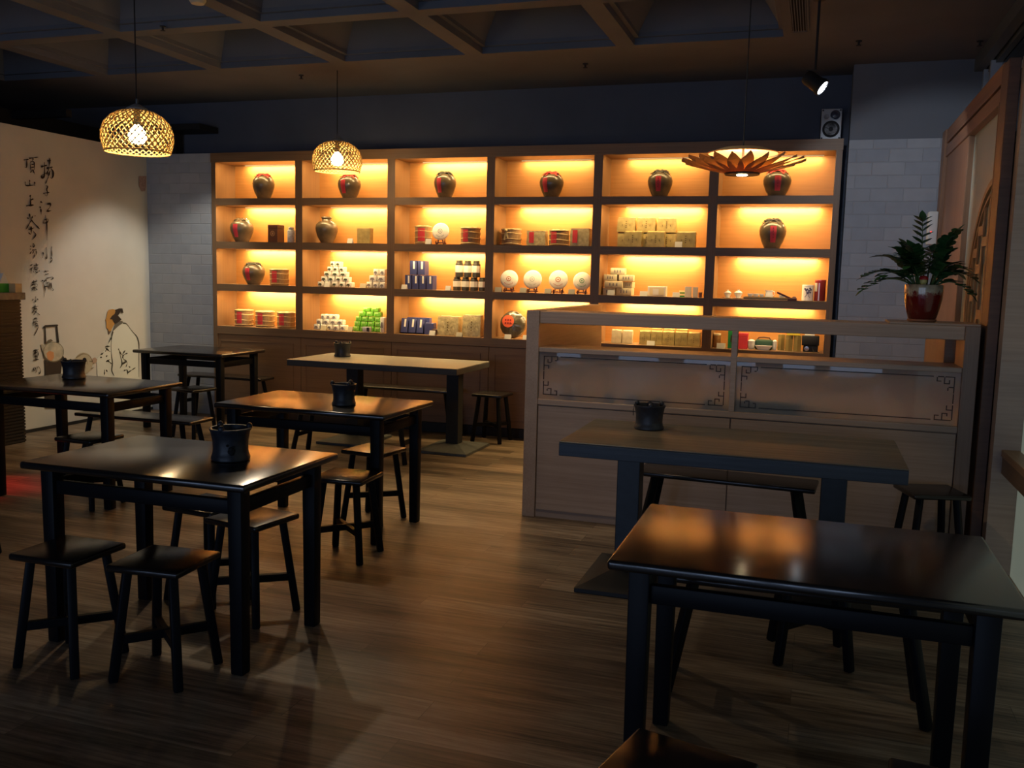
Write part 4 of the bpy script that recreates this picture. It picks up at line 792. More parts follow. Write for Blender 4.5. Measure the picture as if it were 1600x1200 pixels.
stool(S+'standing between the rough pedestal table and the plain tea table', 0.060, 3.835, 8)
stool(S+'cut off at the bottom edge before the plain tea table', -0.236, 1.932, -14)
stool(S+'cut off below the plain tea table, next to the window wall', 0.360, 2.020, -5)
bench0 = None
def bench(label, x, y, L=1.08, D=0.27, deg=0.0):
    t = thing('long_bench', label, 'bench', (x, y, 0), math.radians(deg), 'black wooden benches')
    H, th, lw = 0.45, 0.026, 0.036
    MB().box(-L/2, L/2, -D/2, D/2, H-th, H).build('seat', M_STOOL, t, bevel=0.009, seg=3, smooth=True)
    tx, ty, bx, by = L/2-0.11, D/2-0.05, L/2-0.03, D/2-0.008
    for a in (-1, 1):
        for b in (-1, 1):
            MB().bar((a*bx, b*by, 0), (a*tx, b*ty, H-th+0.002), lw, lw, up=(b, -a, 0)).build('leg', M_LACQLEG, t, bevel=0.007, seg=2, smooth=True)
        f = 0.17/H; px, py = bx+(tx-bx)*f, by+(ty-by)*f
        MB().bar((a*px, -py, 0.17), (a*px, py, 0.17), 0.026, 0.034, up=(0, 0, 1)).build('stretcher', M_LACQLEG, t, bevel=0.003)
    return t
bench('black bench between the grey pedestal table and the tea table with orange reflections', -3.58, 6.72, 1.10)
bench('black bench against the cabinet doors behind the grey pedestal table', -3.70, 7.955, 1.12, 0.235)
bench('black bench against the white brick behind the corner tea table', -5.72, 7.945, 1.0, 0.25)
bench('black bench along the back of the tea table beside the reception desk', -4.665, 5.48, 1.03, 0.27)
bench('black bench between the rough pedestal table and the counter front', -0.42, 5.15, 0.98, 0.27, -4)
bench('black bench behind the plain tea table near the window wall', 0.0, 3.415, 0.96, 0.25, 2)

# ------------------------------------------------------------------ clay brazier pots
def clay_pot(label, x, y, z, d=0.16, h=0.128, rz=0.0, deco=False, knob=False):
    t = thing('clay_pot', label, 'pot', (x, y, z), rz, 'black clay pots on the tables')
    r = d/2
    prof = [(r*0.86, 0), (r*0.96, 0.004), (r*0.97, h*0.10), (r*0.90, h*0.18), (r*0.86, h*0.32), (r*0.88, h*0.6), (r*0.97, h*0.88), (r*1.03, h*0.94), (r*1.03, h*0.985), (r*0.97, h), (r*0.90, h*0.985), (r*0.84, h*0.80), (r*0.80, h*0.5), (1e-6, h*0.45)]
    MB().lathe(prof, 36).build('body', M_CLAY, t, smooth=True)
    for k in range(3):
        a = 2*pi*k/3+0.55
        c = (r*0.92*math.cos(a), r*0.92*math.sin(a), h*1.01)
        MB().sphere(c, 0.013, 12, 8, 1.2).build('rim_lug', M_CLAY, t, smooth=True)
    if deco:
        dm = MB()
        for a, zz, s in ((-1.02, .40, .012), (-0.93, .36, .010), (-1.10, .33, .009), (-0.99, .30, .012), (-1.22, .52, .006), (-0.90, .47, .006)):
            dm.sphere((r*0.872*math.cos(a), r*0.872*math.sin(a), h*zz), s, 10, 6)
        dm.build('blossom_relief', M_DEEPBLACK, t, smooth=True)
    if knob:
        MB().lathe([(1e-6, h*.7), (r*.5, h*.72), (r*.55, h*.78), (0.012, h*.86), (0.010, h*.95), (0.017, h*1.02), (0.018, h*1.09), (1e-6, h*1.16)], 20, Matrix.Translation((0.0, -0.02, 0))).build('lid', M_CLAY, t, smooth=True)
        MB().tube([(-r*1.0, -.01, h*.98), (-r*1.06, -.02, h*.8), (-r*1.05, -.02, h*.55)], 0.0022, 6).build('wire_handle', M_BLACK, t, smooth=True)
    return t
P0 = 'black clay brazier pot '
clay_pot(P0+'with blossom relief on the front tea table', -2.245, 3.145, 0.755, 0.163, 0.135, 0.1, deco=True)
clay_pot(P0+'on the tea table beside the reception desk', -4.862, 5.03, 0.755, 0.160, 0.125, 0.5)
clay_pot(P0+'on the tea table with orange reflections', -2.60, 4.745, 0.755, 0.145, 0.127, 0.9)
clay_pot(P0+'on the long grey-washed pedestal table', -4.12, 7.49, 0.757, 0.158, 0.128, 0.3)
clay_pot(P0+'with knobbed lid on the rough dark pedestal table', -0.785, 4.69, 0.757, 0.160, 0.128, 0.2, knob=True)

# ------------------------------------------------------------------ glass counter
CY, CX0, CX1, CTOP = 5.493, -1.715, 0.905, 1.318
ct = thing('glass_counter', 'grey oak service counter with frosted glass display front', 'counter', (0, 0, 0))
MB().box(CX0, -1.632, CY-0.012, 7.26, 0.0, CTOP+0.004).build('end_panel', M_OAKGY, ct, bevel=0.002, seg=1)
MB().box(0.785, 0.860, CY-0.012, CY+0.30, 0.0, CTOP).build('end_post', M_OAKZ if False else wood('grey_oak_post', (0.20, 0.125, 0.085), (0.29, 0.19, 0.135), 'z', 0.45), ct, bevel=0.002, seg=1)
MB().box(0.740, 0.860, 5.90, 6.9, 0.735, CTOP-0.08).build('end_partition', M_OAKX, ct, bevel=0.002, seg=1)
MB().box(-1.632, 0.785, CY, CY+0.30, 1.242, CTOP).build('top_rail', M_OAKG, ct, bevel=0.004, seg=2)
MB().box(0.40, 0.860, CY+0.005, CY+0.36, CTOP, CTOP+0.012).build('plant_stand_top', M_OAKG, ct, bevel=0.002, seg=1)
MB().box(-1.632, 0.785, CY-0.004, CY+0.30, 1.062, 1.092).build('shelf_rail', M_OAKG, ct, bevel=0.003, seg=1)
MB().box(-0.452, -0.418, CY-0.006, CY+0.05, 0.765, 1.245).build('mullion', M_OAKG, ct, bevel=0.002, seg=1)
MB().box(-1.632, 0.785, CY-0.006, CY+0.62, 0.728, 0.765).build('ledge', M_OAKG, ct, bevel=0.003, seg=1)
MB().box(-1.632, 0.785, CY+0.02, CY+0.60, 0.08, 0.728).build('carcass', M_OAKG, ct)
MB().box(-1.632, 0.785, CY+0.012, CY+0.58, 0.0, 0.08).build('plinth', M_OAKG, ct)
for x0, x1 in ((-1.628, -0.440), (-0.434, 0.781)):
    MB().box(x0, x1, CY, CY+0.02, 0.05, 0.722).build('front_panel', M_OAKG, ct, bevel=0.002, seg=1)
for x0, x1, flip in ((-1.632, -0.452, 1), (-0.418, 0.785, -1)):
    g = MB().box(x0, x1, CY+0.012, CY+0.018, 0.765, 1.062).build('glass_pane', M_FROST, ct)
    # etched border with meander corners
    e = MB(); yy0, yy1 = CY+0.0085, CY+0.0118
    def ln(xa, xb, za, zb): e.box(min(xa, xb), max(xa, xb), yy0, yy1, min(za, zb), max(za, zb))
    m = 0.032; xa, xb, za, zb, w = x0+m, x1-m, 0.765+0.030, 1.062-0.026, 0.0055
    u = 0.0125
    for X, sx in ((xa, 1), (xb, -1)):
        for Zc, sz in ((za, 1), (zb, -1)):
            path = [(0, 7), (0, 0), (4, 0), (4, 3), (2, 3), (2, 1.6)]
            path2 = [(4, 0), (7, 0), (7, 2), (5.5, 2)]
            path3 = [(0, 4.6), (2.4, 4.6), (2.4, 6.4)]
            for pth in (path, path2, path3):
                for (a0, b0), (a1, b1) in zip(pth[:-1], pth[1:]):
                    ln(X+sx*a0*u-w/2, X+sx*a1*u+w/2, Zc+sz*b0*u-w/2, Zc+sz*b1*u+w/2)
    ln(xa+8.5*u, xb-8.5*u, za-w/2, za+w/2); ln(xa+8.5*u, xb-8.5*u, zb-w/2, zb+w/2)
    ln(xa-w/2, xa+w/2, za+7.5*u, zb-7.5*u); ln(xb-w/2, xb+w/2, za+7.5*u, zb-7.5*u)
    e.build('etched_border', plain('etched_line', (0.03, 0.026, 0.022), 0.5) if flip == 1 else bpy.data.materials['etched_line'], g)
# things in the glass case
def vessel(name, label, cat, x, y, z, prof, mat, group=None):
    o = MB().lathe(prof, 28).build(name, mat, None, smooth=True, loc=(x, y, z))
    return tag(o, label, cat, group)
M_TEAL = plain('teal_glaze', (0.10, 0.20, 0.24), 0.3); M_BLUEJ = plain('blue_glaze', (0.10, 0.15, 0.30), 0.3)
def jarprof(r, h): return [(r*.6, 0), (r*.85, h*.12), (r, h*.4), (r*.92, h*.68), (r*.5, h*.86), (r*.42, h), (r*.30, h), (1e-6, h*.9)]
G = 'glazed jars in the counter case'
for i, (x, r, h, mt, lb) in enumerate([(-1.42, .045, .07, M_TEAL, 'pale teal jar behind frosted glass, closest to the counter end panel'), (-1.18, .036, .085, M_TEAL, 'slim teal jar behind frosted glass, second from the end panel'), (-1.03, .045, .095, plain('green_black_glaze', (.05, .10, .09), .3), 'dark green jar behind frosted glass beside the slim teal jar'), (-0.87, .058, .085, M_BLUEJ, 'round blue jar behind frosted glass above the rough table'), (-0.585, .043, .085, plain('blue_grey_glaze', (.10, .15, .19), .3), 'round blue-grey jar behind frosted glass before the mullion'), (-0.50, .036, .05, M_TEAL, 'low teal jar behind frosted glass touching the mullion side')]):
    vessel('glazed_jar', lb, 'jar', x, CY+0.085, 0.7658, jarprof(r, h), mt, G)
bx = thing('storage_box', 'long dark blue box with a pale strip inside the counter case', 'box', (-0.235, CY+0.15, 0.766))
MB().box(-0.19, 0.19, -0.09, 0.09, 0, 0.088).build('body', plain('night_blue_card', (0.03, 0.033, 0.075), 0.5), bx, bevel=0.002, seg=1)
MB().box(0.035, 0.048, -0.0925, -0.09, 0.035, 0.080).build('label_strip', plain('pale_green_strip', (0.5, 0.6, 0.5), 0.5), bx)
# plant on the counter
pl = thing('potted_plant', 'leafy green plant in a dark red glazed pot on the counter end', 'plant', (0.578, 5.645, CTOP+0.012))
MB().lathe([(0.066, 0.0), (0.076, 0.004), (0.078, 0.014), (0.066, 0.016)], 32).build('saucer', plain('clay_saucer', (0.30, 0.13, 0.07), 0.5), pl, smooth=True)
def glaze():
    m, t, b = nt('dripped_red_glaze'); pset(b, rough=0.12, coat=0.6)
    tc = node(t, 'ShaderNodeTexCoord'); sp = node(t, 'ShaderNodeSeparateXYZ'); t.links.new(tc.outputs['Object'], sp.inputs[0])
    n = node(t, 'ShaderNodeTexNoise'); n.inputs['Scale'].default_value = 38; n.inputs['Detail'].default_value = 4
    t.links.new(tc.outputs['Object'], n.inputs['Vector'])
    a = node(t, 'ShaderNodeMath', operation='MULTIPLY_ADD'); a.inputs[1].default_value = 0.11
    t.links.new(n.outputs['Fac'], a.inputs[0]); t.links.new(sp.outputs['Z'], a.inputs[2])
    c = ramp(t, a.outputs[0], [(0.0, (0.10, 0.006, 0.005)), (0.205, (0.14, 0.008, 0.006)), (0.228, (0.42, 0.36, 0.26)), (0.285, (0.20, 0.14, 0.09))])
    t.links.new(c, b.inputs['Base Color'])
    return m
MB().lathe([(0.066, 0.014), (0.074, 0.02), (0.088, 0.07), (0.100, 0.13), (0.103, 0.19), (0.101, 0.208), (0.094, 0.210), (0.090, 0.19), (1e-6, 0.188)], 40).build('pot', glaze(), pl, smooth=True)
MB().lathe([(1e-6, 0.192), (0.088, 0.192)], 24, cap=False).build('soil', plain('soil', (0.03, 0.02, 0.014), 0.95, bump=0.5, vscale=80), pl)
M_LEAF = plain('plant_leaf', (0.036, 0.115, 0.036), 0.38, var=0.45, vscale=9)
M_STEM = plain('plant_stem', (0.07, 0.14, 0.04), 0.45)
def leaf(mb, base, dirv, up, L, W):
    d = Vector(dirv).normalized(); s = d.cross(Vector(up)).normalized(); n = s.cross(d).normalized()
    prof = [(0, .06), (.18, .55), (.42, 1.0), (.68, .8), (.88, .38), (1.0, .02)]
    vs = []
    for f, w in prof:
        c = Vector(base)+d*(L*f)-n*(L*0.10*f*f)
        vs += [tuple(c-s*W*w/2+n*0.003*w), tuple(c), tuple(c+s*W*w/2+n*0.003*w)]
    th = [tuple(Vector(v)-n*0.0008) for v in vs]
    fs = []
    for i in range(len(prof)-1):
        a = i*3
        fs += [(a, a+3, a+4, a+1), (a+1, a+4, a+5, a+2)]
    k = len(vs)
    fs2 = [tuple(k+j for j in reversed(f)) for f in fs]
    mb._add(vs+th, fs+fs2)
rp = random.Random(5)
def frond(az, tip_r, tip_z, pairs=8, lw=0.056, ll=0.074):
    b = Vector((0.045*math.cos(az), 0.045*math.sin(az), 0.19))
    tip = Vector((tip_r*math.cos(az), tip_r*math.sin(az), tip_z))
    mid = b.lerp(tip, 0.5)+Vector((0, 0, 0.07+0.12*tip_r))
    def q(s): return b*(1-s)**2+mid*2*s*(1-s)+tip*s*s
    path = [q(i/12) for i in range(13)]
    st = MB().tube(path, [0.0055*(1-i/16) for i in range(13)], 6).build('frond', M_STEM, pl, smooth=True)
    mb = MB()
    for i in range(pairs):
        s = 0.24+0.74*i/(pairs-1)
        p = q(s); tg = (q(min(1, s+.03))-q(s-.03)).normalized()
        side = tg.cross(Vector((0, 0, 1)))
        side = side.normalized() if side.length > 0.05 else Vector((math.cos(az+1.57), math.sin(az+1.57), 0))
        k = 1.0-0.35*abs(s-0.6)
        for sg in (-1, 1):
            dv = side*sg*0.95+tg*0.5+Vector((rp.uniform(-.15, .15), rp.uniform(-.15, .15), 0.18+rp.uniform(-.1, .15)))
            leaf(mb, p, dv, (0, 0, 1), ll*k*rp.uniform(.9, 1.1), lw*k)
    leaf(mb, q(0.985), (tip-q(.9)), (0, 0, 1), ll*0.9, lw*0.8)
    mb.build('leaflets', M_LEAF, st, smooth=True)
FR = [(pi, .31, .20, 10), (pi+.25, .33, .13, 10), (pi-.35, .25, .30, 9), (pi+.8, .20, .30, 9), (pi-.9, .18, .34, 8), (1.9, .08, .48, 8), (2.4, .14, .36, 9), (0, .20, .24, 9), (.4, .19, .22, 8), (-.4, .24, .20, 9), (.8, .16, .36, 8), (-.9, .20, .26, 9), (-2.35, .17, .28, 9), (-2.1, .20, .25, 9), (1.2, .10, .33, 8), (-.6, .11, .38, 8), (2.9, .15, .33, 9), (-2.7, .25, .20, 9), (-.3, .24, .12, 8), (-.72, .13, .32, 8), (-2.4, .11, .34, 8), (1.6, .16, .28, 8), (.2, .15, .42, 7)]
for az, r_, z_, n_ in FR: frond(az, r_, z_*1.12+0.03, n_)
orn = thing('figurine', 'tiny cream figurine with a red cap in the plant pot', 'figurine', (0.566, 5.588, CTOP+0.012+0.1935))
MB().lathe([(0.016, 0), (0.018, 0.012), (0.012, 0.016), (1e-6, 0.016)], 16).sphere((0, 0, 0.034), 0.020, 16, 10).build('body', plain('cream_glaze', (0.72, 0.62, 0.22), 0.3), orn, smooth=True)
MB().lathe([(0.025, 0.042), (0.026, 0.047), (0.019, 0.061), (1e-6, 0.067)], 20).build('cap', plain('red_glaze', (0.45, 0.02, 0.02), 0.2), orn, smooth=True)

# ------------------------------------------------------------------ timber screen with a round lattice window
XS = 0.905
scn = thing('timber_screen', 'reddish timber screen with a milky pane and round lattice', 'screen', (0, 0, 0))
M_RWZ = wood('reddish_screen_wood_upright', (0.21, 0.105, 0.055), (0.31, 0.165, 0.09), 'z', 0.45)
M_RWD = wood('dark_reddish_post', (0.10, 0.05, 0.032), (0.17, 0.085, 0.05), 'x', 0.5, fine=60)
MB().box(XS, XS+0.075, 6.84, 8.10, 0.0, 2.54).build('far_panel', M_RWZ, scn, bevel=0.003, seg=1)
MB().box(XS-0.025, XS+0.075, 7.93, 8.10, 0.0, 2.74).build('far_post', M_RWZ, scn, bevel=0.003, seg=1)
MB().box(XS-0.012, XS+0.07, 5.66, 7.93, 2.635, 2.74).box(XS-0.012, XS+0.07, 5.66, 7.93, 2.53, 2.615).box(XS+0.02, XS+0.07, 5.66, 7.93, 2.61, 2.64).build('top_rail', M_REDWOOD, scn, bevel=0.002, seg=1)
MB().box(XS-0.02, XS+0.037, 5.46, 5.66, 0.0, 2.72).build('near_post', M_RWD, scn, bevel=0.003, seg=1)
MB().box(XS+0.035, XS+0.045, 5.66, 6.84, 0.0, 2.54).build('milky_pane', M_PANE, scn)
lat = MB()
CYL, CZL, RL = 5.86, 1.42, 0.72
xa, xb = XS+0.018, XS+0.034
M_LAT = wood('ochre_lattice', (0.33, 0.20, 0.085), (0.44, 0.28, 0.13), 'z', 0.5)
# two concentric rings with a fretwork between verticals
for rr, ww in ((RL, 0.036), (RL-0.075, 0.018)):
    n = 72
    for i in range(n):
        a0, a1 = 2*pi*i/n, 2*pi*(i+1)/n
        pts = [(rr-ww/2, a0), (rr+ww/2, a0), (rr+ww/2, a1), (rr-ww/2, a1)]
        ys = [CYL+r*math.cos(a) for r, a in pts]
        if min(ys) < 5.66 or max(ys) > 6.84: continue
        zs = [CZL+r*math.sin(a) for r, a in pts]
        lat.hexa([(xa, ys[k], zs[k]) for k in range(4)], [(xb, ys[k], zs[k]) for k in range(4)])
def chord(y): 
    d = abs(y-CYL); return math.sqrt(max(0, (RL-0.07)**2-d*d))
ysv = [5.70, 5.83, 5.96, 6.12, 6.28, 6.42]
for y in ysv:
    h = chord(y); lat.box(xa+.002, xb-.002, y-0.009, y+0.009, CZL-h, CZL+h)
blocks = [(0, .30), (1, .12), (0, -.10), (2, .38), (1, -.30), (2, -.05), (3, .22), (3, -.30), (2, -.45), (4, .05), (4, -.20), (4, .32), (0, -.42), (1, .45), (3, .45)]
for k, dz in blocks:
    y0, y1 = ysv[k], ysv[k+1]
    if abs(dz) < min(chord(y0), chord(y1)): lat.box(xa+.001, xb-.001, y0, y1, CZL+dz-0.028, CZL+dz+0.028)
lat.build('round_lattice', M_LAT, scn)
MB().box(XS-0.022, XS-0.021+0.002, 5.655, 5.672, 0.0, 2.53).build('lit_edge_strip', M_OAKZ, scn)  # paler oak strip stands in for warm light on the post edge

led = thing('bar_ledge', 'oak bar ledge along the milky window wall beside the timber screen', 'ledge', (0, 0, 0))
MB().box(0.985, 1.073, 2.2, 5.355, 0.64, 0.678).build('ledge_top', M_OAKGY if False else wood('warm_oak_ledge', (0.27, 0.15, 0.075), (0.38, 0.225, 0.12), 'y', 0.45), led, bevel=0.003, seg=1)
MB().box(0.992, 1.073, 2.2, 5.355, 0.55, 0.64).build('ledge_front', wood('ledge_front_oak', (0.15, 0.09, 0.055), (0.24, 0.145, 0.085), 'y', 0.5), led)
sens = thing('air_freshener', 'white wall-mounted dispenser with a red indicator on the far screen post', 'dispenser', (0.852, 7.985, 1.985))
MB().box(-0.045, 0.027, -0.05, 0.05, -0.13, 0.13).build('body', M_PAPER, sens, bevel=0.012, seg=3, smooth=True)
MB().cbox((-0.02, -0.051, -0.03), (0.008, 0.003, 0.008)).build('indicator', emit('red_indicator', (1, .05, .03), 3.0), sens)

# ------------------------------------------------------------------ ceiling things
vt = thing('air_vent', 'slatted air vent in the ceiling beside the last coffer', 'vent', (-0.215, 6.56, Z_C))
fv = MB()
fv.box(-0.062, -0.050, -0.42, 0.42, -0.012, 0.0).box(0.050, 0.062, -0.42, 0.42, -0.012, 0).box(-0.05, 0.05, -0.42, -0.405, -0.012, 0).box(-0.05, 0.05, 0.405, 0.42, -0.012, 0)
fv.build('frame', M_CEIL, vt)
MB().box(-0.05, 0.05, -0.405, 0.405, -0.002, -0.0005).build('shade_sheet', M_DEEPBLACK, vt)  # flat black sheet stands in for the shade behind the slats
sl = MB()
for i in range(6): sl.box(-0.046+i*0.0172, -0.040+i*0.0172, -0.405, 0.405, -0.010, -0.002)
sl.build('slat', M_COFFER, vt)
for i, (x, y, lb) in enumerate([(0.19, 7.35, 'small sprinkler head in the flat ceiling near the spotlight'), (1.02, 7.55, 'small sprinkler head in the ceiling corner above the timber screen'), (-1.93, 7.62, 'small sprinkler head in the ceiling border above the middle of the cabinet'), (-4.55, 7.50, 'small sprinkler head in the ceiling border near the mural'), (-4.68, 5.80, 'small sprinkler head hanging from a coffer rib near the big rattan lamp')]):
    s = thing('sprinkler', lb, 'sprinkler', (x, y, Z_C), 0, 'ceiling sprinklers')
    MB().lathe([(0.022, 0), (0.022, -0.006), (0.008, -0.008), (0.007, -0.03), (0.018, -0.032), (0.018, -0.035), (1e-6, -0.036)], 14).build('head', M_BLACK, s, smooth=True)
sm = thing('smoke_detector', 'round cream smoke detector on a coffer rib', 'detector', (-3.98, 5.28, Z_C))
MB().lathe([(0.055, 0), (0.055, -0.015), (0.042, -0.035), (1e-6, -0.038)], 28).build('housing', M_CREAM, sm, smooth=True)
# spotlight on a drop rod
sp = thing('spotlight', 'black spotlight on a drop rod with a glowing cool lens', 'spotlight', (-0.085, 6.20, Z_C))
MB().lathe([(0.04, 0), (0.04, -0.02), (0.008, -0.024), (0.007, -0.44), (1e-6, -0.44)], 16).build('rod', M_BLACK, sp, smooth=True)
hd = Vector((0.0, 0, -0.515)); dirv = Vector((0.80, -0.20, -0.62)).normalized()
Mx = Matrix.Translation(hd) @ dirv.to_track_quat('Z', 'Y').to_matrix().to_4x4()
MB().lathe([(1e-6, -0.075), (0.040, -0.070), (0.046, -0.05), (0.048, 0.03), (0.055, 0.045), (0.055, 0.065), (0.046, 0.066), (0.044, 0.05), (1e-6, 0.05)], 28, Mx).build('housing', M_BLACK, sp, smooth=True)
MB().lathe([(1e-6, 0.058), (0.043, 0.058)], 28, Mx, cap=False).build('lens', M_LED, sp)
MB().bar((-0.052, 0, -0.515), (-0.052, 0, -0.44), 0.012, 0.004, up=(1, 0, 0)).bar((-0.052, 0, -0.442), (0.008, 0, -0.442), 0.012, 0.006, up=(0, 0, 1)).build('yoke', M_BLACK, sp)
lamp('SPOT', 'spotlight_beam', Vector((-0.085, 6.20, Z_C))+hd+dirv*0.08, 32, (0.80, 0.88, 1.0), target=(0.75, 8.1, 1.75), spot_size=math.radians(75), spot_blend=0.35, shadow_soft_size=0.03)

# ------------------------------------------------------------------ pendant lamps
def rattan_lamp(label, x, y, zb):
    t = thing('rattan_pendant', label, 'pendant lamp', (x, y, zb), 0, 'rattan dome pendants')
    prof = [(0.198, 0.0), (0.208, 0.025), (0.220, 0.075), (0.217, 0.13), (0.198, 0.18), (0.160, 0.222), (0.110, 0.25), (0.060, 0.262)]
    def at(s):
        f = s*(len(prof)-1); i = min(int(f), len(prof)-2); k = f-i
        return prof[i][0]*(1-k)+prof[i+1][0]*k, prof[i][1]*(1-k)+prof[i+1][1]*k
    sh = MB(); N = 34; n = 22
    for sg in (-1, 1):
        for j in range(N):
            a0 = 2*pi*j/N
            L = []
            for i in range(n+1):
                s = i/n; r, z = at(s); a = a0+sg*s*1.5
                wv = 0.0018*math.sin(i*pi*1.0+(0 if sg > 0 else pi/2))+sg*0.0012
                da = 0.0050/max(r, 0.05)
                L.append(((r+wv)*math.cos(a-da), (r+wv)*math.sin(a-da), z)); L.append(((r+wv)*math.cos(a+da), (r+wv)*math.sin(a+da), z))
            sh._add(L, [(2*i, 2*i+1, 2*i+3, 2*i+2) for i in range(n)])
    o = sh.build('woven_shade', M_RATTAN, t)
    md = o.modifiers.new('thick', 'SOLIDIFY'); md.thickness = 0.002
    MB().tube([(0.199*math.cos(2*pi*i/48), 0.199*math.sin(2*pi*i/48), 0.0) for i in range(49)], 0.0055, 8, caps=False).build('bottom_hoop', M_RATTAN, t, smooth=True)
    MB().lathe([(0.066, 0.262), (0.064, 0.270), (0.040, 0.286), (0.016, 0.300), (1e-6, 0.302)], 28).build('cap', M_GREYFAB, t, smooth=True)
    MB().lathe([(0.0095, 0.298), (0.0095, 0.33), (0.005, 0.334), (1e-6, 0.334)], 14).build('cord_grip', M_CHROME, t, smooth=True)
    MB().tube([(0, 0, 0.33), (0, 0, Z_C-zb+0.05)], 0.0045, 8).build('cord', M_BLACK, t)
    MB().lathe([(1e-6, 0.05), (0.035, 0.056), (0.055, 0.085), (0.055, 0.11), (0.036, 0.145), (0.018, 0.165), (0.016, 0.19), (1e-6, 0.19)], 20).build('bulb', M_BULB, t, smooth=True)
    MB().lathe([(0.02, 0.17), (0.02, 0.262), (1e-6, 0.262)], 16).build('socket', M_BLACK, t)
    lamp('POINT', 'pendant_glow', (x, y, zb+0.04), 11, (1.0, 0.66, 0.32), shadow_soft_size=0.045)
rattan_lamp('woven rattan dome lamp hanging before the mural', -4.165, 4.90, 2.262)
rattan_lamp('woven rattan dome lamp hanging before the second cabinet bay', -4.126, 7.40, 2.425)
pt = thing('petal_pendant', 'pendant lamp of fanned wooden petals above the rough dark table', 'pendant lamp', (-0.363, 4.50, 2.030))
M_RIM = plain('dark_ring', (0.05, 0.03, 0.02), 0.45)
MB().lathe([(0.036, 0.0), (0.080, 0.0), (0.082, 0.004), (0.080, 0.009), (0.036, 0.009), (0.036, 0.0)], 36).build('ring', M_RIM, pt, smooth=True)
MB().lathe([(1e-6, -0.006), (0.022, -0.003), (0.034, 0.006), (0.034, 0.03), (1e-6, 0.035)], 24).build('bulb', M_BULB, pt, smooth=True)
def petal(a, r1, z1, w, k, layer):
    mb = MB(); n = 8; vs = []
    for i in range(n+1):
        f = i/n
        r = 0.066+(r1-0.066)*f; z = 0.008+(z1-0.008)*(f**1.15)+layer*0.004
        ww = w*(math.sin(pi*min(1, 0.14+0.86*f))**0.75+0.10*(1-f))
        if i == n: ww = 0.003
        for s in (-1, 1):
            b = a+k*f
            vs.append((r*math.cos(b)-s*ww/2*math.sin(b), r*math.sin(b)+s*ww/2*math.cos(b), z+s*0.006*f))
    mb._add(vs, [(2*i, 2*i+1, 2*i+3, 2*i+2) for i in range(n)])
    o = mb.build('petal', M_PETAL, pt)
    md = o.modifiers.new('thick', 'SOLIDIFY'); md.thickness = 0.0025
for i in range(22): petal(2*pi*i/22, 0.285, 0.066, 0.066, 0.05, i % 2)
MB().lathe([(1e-6, 0.128), (0.10, 0.122), (0.165, 0.100), (0.160, 0.097), (0.10, 0.117), (1e-6, 0.122)], 36).build('top_disc', plain('pale_reflector', (0.42, 0.30, 0.17), 0.6), pt, smooth=True)
MB().tube([(0, 0, 0.03), (0, 0, 0.125)], 0.006, 8).build('stem', M_RIM, pt)
MB().tube([(0, 0, 0.12), (0.0, 0, 0.6), (0.0, 0, Z_C-2.03+0.05)], 0.0028, 8).build('cord', M_BLACK, pt)
lamp('POINT', 'petal_glow', (-0.363, 4.50, 2.030+0.062), 7.0, (1.0, 0.70, 0.36), shadow_soft_size=0.03)

# ------------------------------------------------------------------ loudspeaker on the cabinet
spk = thing('loudspeaker', 'silver-fronted bookshelf loudspeaker on the cabinet top at the pillar', 'loudspeaker', (0.034, 8.27, 2.715), math.radians(2))
MB().box(-0.080, 0.080, -0.10, 0.12, 0, 0.250).build('cabinet', M_BLACK, spk, bevel=0.003, seg=1)
MB().box(-0.080, 0.080, -0.112, -0.10, 0, 0.250).build('baffle', plain('silver_baffle', (0.40, 0.41, 0.43), 0.4, metal=0.3), spk, bevel=0.003, seg=1)
RX = Matrix.Rotation(pi/2, 4, 'X')
def driver(name, x, z, prof, mat): MB().lathe(prof, 32, Matrix.Translation((x, -0.112, z)) @ RX).build(name, mat, spk, smooth=True)
driver('woofer_ring', 0, 0.085, [(0.050, 0), (0.068, 0), (0.068, 0.006), (0.060, 0.009), (0.050, 0.004)], M_BLACK)
driver('woofer_cone', 0, 0.085, [(0.052, 0.004), (0.040, 0.002), (0.022, -0.008), (0.018, 0.003), (0.010, 0.006), (1e-6, 0.007)], plain('grey_cone', (0.30, 0.31, 0.33), 0.35))
driver('woofer_cap', 0, 0.085, [(0.019, 0.002), (0.015, 0.008), (1e-6, 0.011)], M_BLACK)
driver('tweeter', 0.028, 0.198, [(0.039, 0), (0.039, 0.005), (0.033, 0.006), (0.024, 0.0), (0.010, 0.004), (1e-6, 0.006)], plain('dark_blue_dome', (0.05, 0.06, 0.09), 0.25))
driver('bass_port', -0.040, 0.185, [(0.020, 0), (0.022, 0.004), (0.016, 0.004), (0.008, 0.001), (1e-6, 0.001)], plain('port_grey', (0.25, 0.26, 0.28), 0.4))
for x in (-.068, .068):
    for z in (.013, .237): driver('corner_plug', x, z, [(0.007, 0), (0.007, 0.003), (1e-6, 0.003)], M_BLACK)

